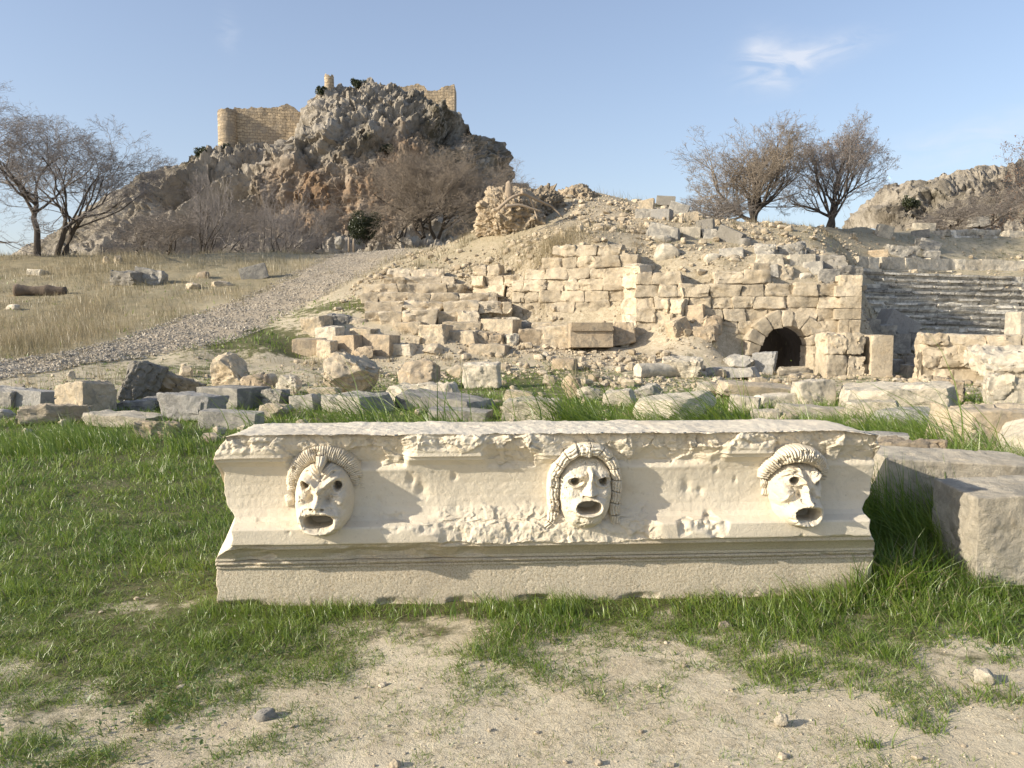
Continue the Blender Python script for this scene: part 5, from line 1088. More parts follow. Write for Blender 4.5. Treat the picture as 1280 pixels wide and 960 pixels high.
def tube(P, r, k=8, seed=0, rough=.12):
    P = np.asarray(P); n = len(P); T = np.gradient(P, axis=0); T /= np.linalg.norm(T, axis=1, keepdims=True)
    up = np.where(np.abs(T[:, 2:3]) > .9, np.array([[1., 0, 0]]), np.array([[0, 0, 1.]])); A = np.cross(T, up); A /= np.linalg.norm(A, axis=1, keepdims=True); B = np.cross(T, A)
    a = np.linspace(0, 2 * math.pi, k, endpoint=False); rr = np.asarray(r)[:, None] * (1 + rough * fb2(np.arange(n)[:, None] * .4 + a * 0, np.cos(a)[None] * 1.2 + 0 * P[:, :1], 1, 2, seed))
    V = P[:, None] + A[:, None] * (np.cos(a)[None, :, None] * rr[..., None]) + B[:, None] * (np.sin(a)[None, :, None] * rr[..., None])
    return V.reshape(-1, 3), [gridf(n, k, True), np.arange(k - 1, -1, -1)[None], (np.arange(k) + (n - 1) * k)[None]]

def build_logs():
    P = ghit(47, 370); r = 7.5 / F * P[1]; L = 56 / F * P[1]; root = empty('log', (P[0], P[1] + r, P[2]), 'dark cut log with a pale sawn end lying in the dry grass', 'log'); root.rotation_euler.z = R(12)
    t = np.linspace(-L / 2, L / 2, 20); V, Fq = tube(np.stack([t, .05 * np.sin(t * 2), np.full(20, r * .85)], -1), np.full(20, r) * np.interp(t, [-L / 2, L / 2], [1, .85]) * (1 + .12 * np.sin(t * 5.3)), 18, 2, .3); link('bark', mkmesh('bark', V, Fq), M['logwood'], root)
    a = np.linspace(0, 2 * math.pi, 24, endpoint=False); V = np.concatenate([np.stack([np.full(24, -.012), np.cos(a) * r * .93, np.sin(a) * r * .93], -1), np.stack([np.full(24, .05), np.cos(a) * r * .93, np.sin(a) * r * .93], -1)])
    o = link('sawn_end', mkmesh('sawn_end', V, [np.arange(24)[None], gridf(2, 24, True)]), M['cutwood'], root); o.location = (-L / 2 - .01, -.05 * math.sin(L), r * .85)
    P = at(566, 324, 27); root = empty('dead_trunk', tuple(P), 'bleached dead trunk with forked root end lying above the steps', 'log'); root.location = (0, 0, 0)
    q = smooth1(resamp(np.array([at(548, 327, 27), at(560, 322, 27.2), at(574, 318.5, 27.4), at(586, 315, 27.6)]), 24), 2); V, Fq = tube(q, np.interp(np.linspace(0, 1, 24), [0, .2, 1], [.26, .20, .15]), 12, 5, .2); link('trunk', mkmesh('trunk', V, Fq), M['driftwood'], root)
    for i, e in enumerate(((541, 321, 27), (538, 331, 26.8), (545, 318, 27.4))):
        q = resamp(np.array([at(552, 325, 27.05), at(546, 325, 27), at(*e)]), 10); V, Fq = tube(q, np.linspace(.14, .05, 10), 8, 7 + i, .2); link('root', mkmesh('root', V, Fq), M['driftwood'], root)
    for i, u in enumerate((436, 442)):
        P = at(u, 310, 40); V, Fq = tube(np.array([P - [0, 0, .3], P + [0, 0, .3], P + [.02, 0, .75 - .1 * i]]), [.075, .07, .065], 8)
        tag(link('wooden_post', mkmesh('wooden_post', V, Fq), M['driftwood']), ('taller' if i == 0 else 'shorter') + ' of the two short pale posts at the top of the path', 'post', 'posts at the top of the path')
# ------------------------------------------------------------------ far rock, castle
def rockhill(name, crest, Yc, Yf, vb, nx, nt, sc, seed, rec_l, rec_r, knots, scrub=(), cliff=None, strata=42, calm=1.0, calm_u=0, ribs=4.6):
    us = np.array([c[0] for c in crest], float); vs = np.array([c[1] for c in crest], float)
    u = np.linspace(us[0], us[-1], nx); v = np.interp(u, us, vs); Yc *= S; Yf *= S
    X = (u - 640) / F * Yc; yc = Yc + np.maximum(0, (rec_l - u)) ** 1.5 * .010 * sc + np.maximum(0, u - rec_r) ** 1.6 * .016 * sc
    X = (u - 640) / F * yc
    zc = np.array([at(640, b, c / S)[2] for b, c in zip(v, yc)]); zb = float(at(640, vb, Yf / S)[2])
    t = np.linspace(0, 1.35, nt); T = t[:, None]; kt = np.minimum(T, 1)
    yf = np.interp(kt, [k[0] for k in knots], [k[1] for k in knots]); foot = yc - (Yc - Yf) * (.55 + .45 * sst(us[0], us[0] + 160, u))
    Yg = foot[None] + (yc - foot)[None] * yf + np.maximum(0, T - 1) * 50 * sc; Zg = zb + (zc[None] - zb) * kt - np.maximum(0, T - 1) ** 1.4 * 24 * sc
    Xg = np.repeat(X[None], nt, 0)
    Xg = Xg + (fb2(Yg, Zg, .05 / sc, 3, seed) * 3 * sc) * 0
    P = np.stack([Xg, Yg, Zg], -1)
    gx = np.gradient(P, axis=1); gt = np.gradient(P, axis=0); N = np.cross(gx, gt); N /= np.linalg.norm(N, axis=-1, keepdims=True)
    a = R(strata); p = (Xg * math.cos(a) + Zg * math.sin(a)); q = (-Xg * math.sin(a) + Zg * math.cos(a))
    Q = np.stack([p / (26 * sc), q / (6.5 * sc), Yg / (30 * sc)], -1); w = fbm(P / (14 * sc), 3, seed + 1)
    rib = 1 - np.abs(fbm(Q + w[..., None] * .35, 3, seed + 2)) * 2.2; rib = np.sign(rib) * np.abs(rib) ** 1.0
    Qb = np.stack([p / (5.6 * sc), q / (3.0 * sc), Yg / (4.2 * sc)], -1) + w[..., None] * .8
    d1, d2, cid = voro(Qb, seed + 3); e1, e2, eid = voro(np.stack([p / (1.9 * sc), q / (1.25 * sc), Yg / (1.6 * sc)], -1), seed + 4); h1, h2, hid = voro(P / (.75 * sc), seed + 8)
    blk = .75 + .45 * fbm(P / (20 * sc), 2, seed + 6)
    cf = np.zeros_like(Xg)
    ug = np.repeat(u[None], nt, 0)
    vg = 480 - F * np.tan(np.arctan2(Zg - HC, Yg) + TH)
    if cliff is not None:
        for (cu, cv, ru, rv) in cliff: cf = np.maximum(cf, np.exp(-((ug - cu) / ru) ** 4 - ((vg - cv) / rv) ** 4))
    vert = fbm(np.stack([Xg / (2.6 * sc), Zg / (14 * sc), Yg / (5 * sc)], -1), 4, seed + 12) * 2.0
    fq = np.stack([p, q * 1.5, Yg], -1); fw = np.stack([fbm(P / (4 * sc), 3, seed + 70 + k) for k in range(3)], -1); fc = facet(fq / (6.5 * sc) + fw * .5, seed + 60) * 1.7 + facet(fq / (2.6 * sc) + fw * .9, seed + 61) * .9 + facet(fq / (1.1 * sc) + fw * 1.4, seed + 62) * .5
    D = fc * sc * blk * (1 - .55 * cf) + (rib - .45) * ribs * sc * (1 - .8 * cf) + ((d2 - d1) * 1.0 + (cid - .5) * 1.5) * 1.25 * sc * blk * (1 - .6 * cf) + ((e2 - e1) * .65 + (eid - .5) * .9) * .75 * sc * (1 - .5 * cf) + (hid - .5) * .28 * sc + vert * cf * sc
    ex = np.linspace(0, 1, nx)[None]; D = D * sst(0, .02, ex) * sst(0, .02, 1 - ex); D = D * sst(0, .05, T) * (1 - .45 * sst(.93, 1.0, kt))
    D = D * (calm + (1 - calm) * sst(calm_u - 60, calm_u + 40, ug))
    P = P + N * D[..., None]
    sb = np.zeros_like(Xg)
    for (cu, cv, ru, rv, am) in scrub: sb = np.maximum(sb, am * np.exp(-((ug - cu) / ru) ** 2 - ((vg - cv) / rv) ** 2))
    o = link(name, mkmesh(name, P.reshape(-1, 3), gridf(nt, nx), {'cliff': cf.ravel(), 'scrub': sb.ravel()}, True, 50), M['rock']); tag(o, kind='structure')
    return o

def build_far():
    rockhill('rocky_hill', [(40, 318), (100, 290), (130, 266), (165, 238), (200, 222), (235, 209), (255, 194), (275, 192), (300, 192), (340, 190), (372, 172), (385, 152), (400, 131), (415, 119), (432, 110), (452, 109), (470, 110), (490, 114), (508, 119), (520, 124), (545, 135), (568, 144), (588, 155), (608, 167), (622, 185), (632, 203), (642, 222), (660, 238), (690, 262), (720, 290)],
             118, 92, 330, 620, 330, 1.0, 11, 250, 545, [(0, 0), (.14, .30), (.34, .44), (.66, .60), (.85, .80), (1, 1)],
             scrub=[(553, 160, 22, 30, 1), (585, 205, 45, 30, .55), (482, 183, 10, 8, 1), (250, 205, 18, 8, .9), (120, 290, 60, 30, .75), (200, 235, 40, 14, .5), (180, 235, 30, 10, .5), (620, 200, 14, 30, .6), (180, 270, 26, 14, .6), (400, 260, 30, 10, .5)], cliff=[(455, 255, 85, 45), (520, 200, 30, 30)], calm=.5, calm_u=230)
    rockhill('rocky_outcrop', [(1072, 284), (1079, 264), (1088, 243), (1104, 236), (1124, 236), (1134, 244), (1150, 230), (1172, 227), (1196, 217), (1218, 209), (1245, 206), (1280, 203), (1330, 205), (1420, 215), (1520, 230)], 62, 52, 285, 330, 150, .42, 31, 1085, 1600,
             [(0, 0), (.2, .30), (.7, .6), (1, 1)], scrub=[(1136, 250, 20, 8, 1), (1190, 258, 30, 8, .7), (1120, 268, 40, 6, .7), (1180, 240, 30, 10, .4), (1250, 250, 50, 20, .7)], strata=20)
    # castle ruin
    Y = 116.5; px = Y * S / F; root = empty('castle', (0, 0, 0), 'ruined tan stone castle with round tower and walls on the rocky hilltop', 'castle')
    def ragged_wall(name, pts, thick, dy=0., seed=0, base=14):
        """pts: (u, vtop); vertical wall with ragged top, real thickness"""
        uu = np.linspace(pts[0][0], pts[-1][0], max(24, int((pts[-1][0] - pts[0][0]) * 1.2))); vt = np.interp(uu, [p[0] for p in pts], [p[1] for p in pts])
        x = (uu - 640) / F * Y * S; zt = np.array([at(640, b, Y)[2] for b in vt]); st = np.floor(fb2(x, 0 * x, 1.2, 2, seed) * 4) / 4; zt = zt + st * .45 + fb2(x, 0 * x, 3, 2, seed + 1) * .15
        zb = np.full_like(x, at(640, 190, Y)[2] - base); y = Y * S + np.linspace(0, dy, len(x)); nz = 40; f = np.linspace(0, 1, nz)[:, None]
        Z = zb + (zt - zb) * f; Xx = np.repeat(x[None], nz, 0); Yy = np.repeat(y[None], nz, 0) + fb2(Xx, Z, .5, 3, seed + 2) * .25
        A = np.stack([Xx, Yy, Z], -1); B = np.stack([Xx[::-1], Yy[::-1] + thick, Z[::-1]], -1)
        V = np.concatenate([A, B]); nr, nc = V.shape[:2]; q = [gridf(nr, nc)]
        idx = np.arange(nr * nc).reshape(nr, nc); e0 = idx[:, 0]; e1 = idx[:, -1]; h = nz
        q.append(np.stack([e0[:h - 1], e0[1:h], e0[::-1][1:h], e0[::-1][:h - 1]], -1)); q.append(np.stack([e1[:h - 1], e1[::-1][:h - 1], e1[::-1][1:h], e1[1:h]], -1))
        return link(name, mkmesh(name, V.reshape(-1, 3), np.concatenate(q), None, True, 40), M['castle'], root)
    ragged_wall('curtain_wall', [(289, 140), (296, 137), (302, 134), (330, 132), (350, 129), (362, 126), (372, 131), (384, 137), (396, 142)], 2.2, 3.5, 3)
    ragged_wall('gatehouse', [(399, 122), (404, 118), (422, 116), (432, 122)], 3, .5, 8, 2)
    Y = 121; ragged_wall('keep_wall', [(470, 110), (490, 108.5), (508, 108), (516, 106), (526, 105), (532, 108), (537, 113), (545, 113), (551, 111), (556, 108), (563, 107), (570, 107)], 6, 0, 5, 9); Y = 116.5
    def tower(name, u, r, v0, v1, seed, mat='castle'):
        P = at(u, v1, Y); a = np.linspace(0, 2 * math.pi, 48, endpoint=False); zt = at(u, v0, Y)[2] + np.floor(fb2(np.cos(a) * 2, np.sin(a) * 2, 1.2, 2, seed) * 4) / 4 * .6; f = np.linspace(0, 1, 40)[:, None]
        Z = P[2] + (zt[None] - P[2]) * f; rr = r * px * (1.04 - .04 * f) * (1 + .05 * fb2(np.cos(a)[None] * 2 + 0 * f, Z * .8, 1, 3, seed)); V = np.stack([P[0] + rr * np.cos(a), P[1] + rr * np.sin(a), Z], -1)
        V = np.concatenate([V, np.stack([P[0] + rr[-1:] * .7 * np.cos(a), P[1] + rr[-1:] * .7 * np.sin(a), Z[-1:] - .3], -1)]); nr = len(V)
        return link(name, mkmesh(name, V.reshape(-1, 3), [gridf(nr, 48, True), (np.arange(48) + (nr - 1) * 48)[None]], None, True, 45), M[mat], root)
    tower('round_tower', 285.5, 10.8, 139, 205, 4); tower('pinnacle', 412, 5.6, 94, 130, 6)

# ------------------------------------------------------------------ bare trees
def tree_levels(seed, L0, r0, counts, ratio, ang, grav, stems=1, lean=0.25, wander=.22, n=6, t0=.3, rdec=.55, rmin=.006):
    rng = np.random.RandomState(seed); out = []
    def rot(T, a, nb):
        rv = rng.normal(size=(nb, 3)); ax = np.cross(T, rv); ax /= np.linalg.norm(ax, axis=1, keepdims=True); return T * np.cos(a)[:, None] + ax * np.sin(a)[:, None]
    def grow(p, d, L, r, g, lv):
        nb = len(p); P = np.zeros((nb, n, 3)); P[:, 0] = p; st = L / (n - 1)
        for i in range(1, n):
            d = d + rng.normal(size=(nb, 3)) * wander * (.6 + .2 * lv) + np.array([0, 0, g]); d /= np.linalg.norm(d, axis=1, keepdims=True); P[:, i] = P[:, i - 1] + d * st[:, None]
        Rr = r[:, None] * np.linspace(1, rdec, n)[None]; return P, Rr
    d = np.tile([0, 0, 1.0], (stems, 1)) + rng.normal(size=(stems, 3)) * lean; d /= np.linalg.norm(d, axis=1, keepdims=True)
    P, Rr = grow(np.zeros((stems, 3)) + rng.normal(size=(stems, 3)) * [r0, r0, 0], d, L0 * rng.uniform(.8, 1.1, stems), r0 * rng.uniform(.75, 1, stems), .02, 0); out.append((P, Rr)); Ls = np.full(stems, L0)
    for lv, (c, ra, an) in enumerate(zip(counts, ratio, ang)):
        nb = len(P); pi = np.repeat(np.arange(nb), c); t = rng.uniform(t0, 1, nb * c); t[::c] = 1.0; t[1::c] = .93
        f = t * (n - 1); i = np.minimum(f.astype(int), n - 2); fr = (f - i)[:, None]; p = P[pi, i] * (1 - fr) + P[pi, i + 1] * fr; T = P[pi, i + 1] - P[pi, i]; T /= np.linalg.norm(T, axis=1, keepdims=True)
        a = R(an) * rng.uniform(.45, 1.25, nb * c); a[::c] *= .45; dd = rot(T, a, nb * c); L = Ls[pi] * ra * rng.uniform(.65, 1.2, nb * c) * (1.15 - .45 * t); r = np.maximum(rmin, Rr[pi, i] * rng.uniform(.42, .62, nb * c))
        P, Rr = grow(p, dd, L, r, grav[lv], lv + 1); out.append((P, Rr)); Ls = L
    return out

def tubes(P, Rr, k):
    nb, n, _ = P.shape; T = np.gradient(P, axis=1); T /= np.maximum(1e-9, np.linalg.norm(T, axis=2, keepdims=True)); up = np.where(np.abs(T[..., 2:3]) > .9, np.array([1., 0, 0]), np.array([0, 0, 1.])); A = np.cross(T, up); A /= np.maximum(1e-9, np.linalg.norm(A, axis=2, keepdims=True)); B = np.cross(T, A)
    a = np.linspace(0, 2 * math.pi, k, endpoint=False); V = P[:, :, None] + A[:, :, None] * (np.cos(a)[:, None] * Rr[:, :, None, None]) + B[:, :, None] * (np.sin(a)[:, None] * Rr[:, :, None, None])
    f = gridf(n, k, True); return V.reshape(-1, 3), (f[None] + (np.arange(nb) * n * k)[:, None, None]).reshape(-1, 4)

def make_tree(name, label, cat, u, v, Y, box, lv, group=None, twig='twig', leaves=None, trunk_levels=1, grd=True, seed=0):
    """box = (u0, v0, u1): crown extent in the picture, used to size the tree"""
    P0 = ghit(u, v) if Y is None else at(u, v, Y); 
    if grd: P0 = np.array([P0[0], P0[1], gz(P0[0], P0[1])[0]])
    px = P0[1] / F; allP = np.concatenate([a[0].reshape(-1, 3) for a in lv]); q0 = np.percentile(allP, 1.5, axis=0); q1 = np.percentile(allP, 98.5, axis=0)
    u0, v0, u1 = box; H = at(640, v0, P0[1] / S)[2] - P0[2]; sz = H / q1[2]; L = (u - u0) * px; Rr_ = (u1 - u) * px; sx = (L + Rr_) / (q1[0] - q0[0]); sh = (P0[0] + Rr_ - P0[0]) - q1[0] * sx
    sy = (L + Rr_) / (q1[1] - q0[1])
    def fit(P):
        Q = P * [sx, sy, sz]; Q[..., 0] += sh * np.clip(P[..., 2:3] / q1[2] * 1.6, 0, 1)[..., 0]; return Q
    root = empty(name, tuple(P0 - [0, 0, .12]), label, cat, group)
    mt, mc = MB(), MB()
    for i, (P, Rr) in enumerate(lv):
        V, Fq = tubes(fit(P), Rr, (10, 7, 5, 3, 3, 3, 3)[i]); (mt if i <= trunk_levels else mc).add(V, Fq)
    link('trunk', mt.mesh('trunk'), M['bark'], root); link('crown', mc.mesh('crown'), M[twig], root)
    if leaves:
        n, size = leaves; rng = np.random.RandomState(seed); E = fit(lv[-1][0]).reshape(-1, 3); c = E[rng.randint(len(E), size=n)] + rng.normal(size=(n, 3)) * .05
        V, Fq, t = leafquads(c, size, rng); link('dead_leaves', mkmesh('dead_leaves', V, Fq, {'tint': t}, False), M['deadleaf'], root)
    return root

def leafquads(c, size, rng, flat=0.0):
    n = len(c); a = rng.normal(size=(n, 3)); a /= np.linalg.norm(a, axis=1, keepdims=True); b = rng.normal(size=(n, 3)); b = np.cross(a, b); b /= np.linalg.norm(b, axis=1, keepdims=True)
    s = size * rng.uniform(.6, 1.3, (n, 1)); V = np.stack([c - a * s, c + b * s * .5, c + a * s, c - b * s * .5], 1).reshape(-1, 3); return V, np.arange(4 * n).reshape(n, 4), np.repeat(rng.rand(n), 4)

def leaf_bush(name, label, box, Y, n, size, mat, seed, group=None, cat='bush', grd=True, lumps=9):
    u0, v0, u1, v1 = box; P = at((u0 + u1) / 2, v1, Y); px = P[1] / F; w = (u1 - u0) * px / 2; h = (v1 - v0) * px; rng = np.random.RandomState(seed)
    lc = np.stack([rng.uniform(-.6, .6, lumps) * w, rng.uniform(-.6, .6, lumps) * w, h * rng.uniform(.25, .72, lumps)], -1); lr = rng.uniform(.32, .5, lumps) * min(w, h * .7)
    k = rng.randint(lumps, size=n); d = rng.normal(size=(n, 3)); d /= np.linalg.norm(d, axis=1, keepdims=True); c = lc[k] + d * (lr[k] * rng.uniform(.55, 1.05, n))[:, None] * [1, 1, 1.05]; c = c[c[:, 2] > 0]
    c = c[fbm(c / (w * .22), 2, seed) > -.28]
    V, Fq, t = leafquads(c, size, rng); root = empty(name, tuple(P), label, cat, group); link('foliage', mkmesh('foliage', V, Fq, {'tint': t}, False), M[mat], root)
    lvs = tree_levels(seed, h * .45, .06, [6, 6], [.8, .6], [40, 40], [.05, .05], 3); mb = MB()
    for i, (Pp, Rr) in enumerate(lvs): mb.add(*tubes(Pp, Rr, 4))
    link('stems', mb.mesh('stems'), M['bark'], root)

def build_trees():
    GT = 'bare trees on the left crest'
    lv = tree_levels(4, 2.6, .26, [8, 7, 6, 6, 5], [1.25, .74, .68, .62, .6], [52, 42, 40, 40, 38], [.06, .10, .09, .08, .04], 1, .12, t0=.45)
    make_tree('bare_tree', 'tall leafless tree with a thick single trunk on the left crest', 'tree', 38, 317, 34, (-85, 126, 128), lv, GT)
    lv = tree_levels(9, 2.2, .20, [7, 7, 6, 6, 5], [1.5, .74, .68, .62, .6], [55, 42, 40, 40, 38], [.07, .08, .08, .06, .03], 2, .30, t0=.4)
    make_tree('bare_tree', 'leafless tree with twin leaning stems, branches reaching right', 'tree', 82, 316, 34.5, (30, 158, 206), lv, GT)
    lv = tree_levels(14, 2.0, .18, [6, 6, 6, 5], [1.3, .72, .66, .60], [50, 42, 40, 40], [.05, .06, .04, -.02], 1, .3)
    make_tree('bare_tree', 'leafless tree cut by the left border', 'tree', -12, 316, 35, (-80, 195, 40), lv, GT)
    GR = 'bare trees on the ridge above the ruin'
    lv = tree_levels(21, 1.5, .23, [8, 7, 6, 6, 5], [1.9, .74, .66, .60, .55], [50, 40, 38, 38, 38], [.07, .07, .05, .02, -.03], 3, .40, t0=.22, wander=.19)
    make_tree('bare_tree', 'wide leafless tree with several curved stems on the ridge above the arch', 'tree', 942, 285, 33, (866, 164, 1008), lv, GR, 'twig_pale')
    lv = tree_levels(27, 1.8, .20, [8, 7, 6, 6, 5], [1.7, .74, .66, .60, .55], [48, 40, 38, 38, 38], [.09, .08, .05, .02, -.03], 2, .22, t0=.22, wander=.19)
    make_tree('bare_tree', 'narrower ridge tree still holding brown leaves in its top', 'tree', 1036, 284, 34, (990, 152, 1100), lv, GR, leaves=(2600, .05), seed=5)
    lv = tree_levels(33, 2.0, .2, [7, 6, 6, 6], [1.3, .72, .66, .60], [48, 42, 40, 40], [.06, .06, .03, 0], 2, .3)
    make_tree('bare_tree', 'brown leaved tree cut by the right border', 'tree', 1280, 272, 47, (1212, 164, 1345), lv, GR, 'twig_brown', (9000, .07), seed=8)
    # foot of the rock
    GF_ = 'leafless trees and shrubs at the foot of the rocky hill'
    a = tree_levels(41, 1.2, .17, [7, 7, 7, 6], [1.5, .74, .68, .62], [55, 46, 44, 42], [.06, .05, .03, .0], 3, .5, t0=.3)
    make_tree('bare_tree', 'low spreading leafless tree below the castle, short dark forked trunk', 'tree', 250, 312, 44, (196, 222, 306), a, GF_)
    b = tree_levels(43, 1.2, .16, [7, 7, 7, 6], [1.5, .74, .68, .62], [55, 46, 44, 42], [.05, .05, .03, .0], 3, .5, t0=.3)
    make_tree('bare_tree', 'low leafless tree with two trunks right of the dark forked one', 'tree', 333, 311, 46, (276, 230, 408), b, GF_)
    c = tree_levels(47, 1.0, .2, [8, 7, 7, 7, 4], [1.7, .74, .68, .62, .6], [50, 44, 42, 40, 40], [.08, .07, .05, .03, .0], 4, .55, t0=.25)
    make_tree('bare_tree', 'big pale twiggy tree in front of the cliff', 'tree', 540, 296, 50, (462, 193, 640), c, GF_, 'twig_pale', grd=False)
    d = tree_levels(53, .8, .075, [7, 6, 5, 4], [1.5, .76, .68, .6], [52, 48, 45, 42], [.05, .05, .03, .0], 5, .7, t0=.25, rmin=.010, wander=.28)
    for lab, u, v, Y, box, tw in (('brown thicket left of the forked tree', 175, 310, 46, (132, 262, 232), 'twig_brown'), ('brown thicket between the twin trunked tree and the evergreen bush', 395, 309, 50, (352, 256, 438), 'twig_brown'), ('pale thicket right of the big pale tree', 622, 290, 47, (572, 224, 672), 'twig_pale'),
                              ('pale low thicket left of the big pale tree', 500, 294, 49, (466, 240, 548), 'twig_pale'), ('brown thicket behind the low forked tree', 300, 309, 52, (244, 258, 362), 'twig_brown'), ('small thicket at the edge of the slope left of the forked tree', 212, 311, 43, (180, 268, 250), 'twig_brown')):
        make_tree('bare_shrub', lab, 'shrub', u, v, Y, box, d, GF_, tw, grd=False, trunk_levels=0)
    for lab, u, v, Y, box in (('brown shrub mass between the mound crest and the wide ridge tree', 885, 287, 31.5, (842, 244, 932)), ('brown shrub on the slope below the rocky outcrop', 1235, 280, 45, (1190, 232, 1300)), ('low brown shrub below the outcrop, left of the border tree', 1195, 279, 44, (1160, 255, 1232))):
        make_tree('bare_shrub', lab, 'shrub', u, v, Y, box, d, 'brown shrubs along the ridge', 'twig_brown', grd=False, trunk_levels=0)
    leaf_bush('evergreen_bush', 'dark green rounded bush at the foot of the cliff', (433, 262, 483, 309), 48, 15000, .065, 'evergreen', 3, lumps=14)
    for i, (lab, box, Y, n) in enumerate((('dark shrub beside the pinnacle on the hilltop', (393, 106, 409, 122), 115.5, 2200), ('round dark shrub on the top of the rock', (438, 98, 466, 114), 117.5, 3000), ('dark shrubs hanging in the cleft below the keep', (538, 132, 572, 186), 119, 7000), ('dark shrub in a crack of the cliff face', (472, 176, 494, 194), 107, 2200), ('grey green bush on the left shoulder of the hill', (240, 184, 262, 200), 113, 2200), ('dark bush below the outcrop', (1122, 246, 1152, 262), 56, 2600), ('dark shrub at the foot of the round tower', (278, 178, 288, 192), 114, 900))):
        leaf_bush('cliff_shrub', lab, box, Y, n, .16 if Y > 100 else .09, 'evergreen', 20 + i, 'shrubs growing on the rocks', 'shrub')
# ------------------------------------------------------------------ grass, gravel, rubble
def blades(name, x, y, h, w, lean, az, tint, mat, segs=2, z=None, curl=.5):
    n = len(x); z = gz(x, y) - .012 if z is None else z; rng = np.random.RandomState(n)
    fa = rng.uniform(0, 2 * math.pi, n); wx, wy = np.cos(fa) * w / 2, np.sin(fa) * w / 2
    k = 2 * segs + 1; V = np.zeros((n, k, 3)); tip = np.zeros((n, k))
    for i in range(segs + 1):
        t = i / segs; bl = lean * t ** (1 + curl * 1.6); cx = x + np.cos(az) * bl * h; cy = y + np.sin(az) * bl * h; cz = z + h * (t - .42 * lean * t * t * curl)
        ww = (1 - t ** 1.6) if i < segs else 0
        if i < segs:
            V[:, 2 * i] = np.stack([cx - wx * ww, cy - wy * ww, cz], -1); V[:, 2 * i + 1] = np.stack([cx + wx * ww, cy + wy * ww, cz], -1); tip[:, 2 * i:2 * i + 2] = t
        else: V[:, 2 * i] = np.stack([cx, cy, cz], -1); tip[:, 2 * i] = t
    b = (np.arange(n) * k)[:, None]; q = [b + np.array([2 * i, 2 * i + 1, 2 * i + 3, 2 * i + 2]) for i in range(segs - 1)]; tr = b + np.array([2 * segs - 2, 2 * segs - 1, 2 * segs])
    me = mkmesh(name, V.reshape(-1, 3), (q if not q else [np.concatenate(q)]) + [tr], {'tint': np.repeat(tint, k), 'tip': tip.ravel()}, True)
    o = link(name, me, M[mat]); return tag(o, kind='stuff')

def fan(n, y0, y1, seed, pw=1.0, wide=.72):
    rng = np.random.RandomState(seed); q = rng.rand(n)
    y = (y0 ** (-pw) + q * (y1 ** (-pw) - y0 ** (-pw))) ** (-1 / pw); x = rng.uniform(-1, 1, n) * (wide * y + 1.2); return x, y, rng
def in_block(x, y):
    c, s = math.cos(BYAW), math.sin(BYAW); a = (x - BL0[0]) * c + (y - BL0[1]) * s; b = -(x - BL0[0]) * s + (y - BL0[1]) * c
    return (a > -.02) & (a < BLEN + .02) & (b > -.015) & (b < .6)
def in_path(x, y, m=.0):
    i = np.argmin(np.hypot(PL[None, :, 0] / 2 + PR[None, :, 0] / 2 - x[:, None], PL[None, :, 1] / 2 + PR[None, :, 1] / 2 - y[:, None]), 1)
    d = PR[i] - PL[i]; w = np.linalg.norm(d, axis=1); d = d / w[:, None]; t = (x - PL[i, 0]) * d[:, 0] + (y - PL[i, 1]) * d[:, 1]; return (t > -m) & (t < w + m)

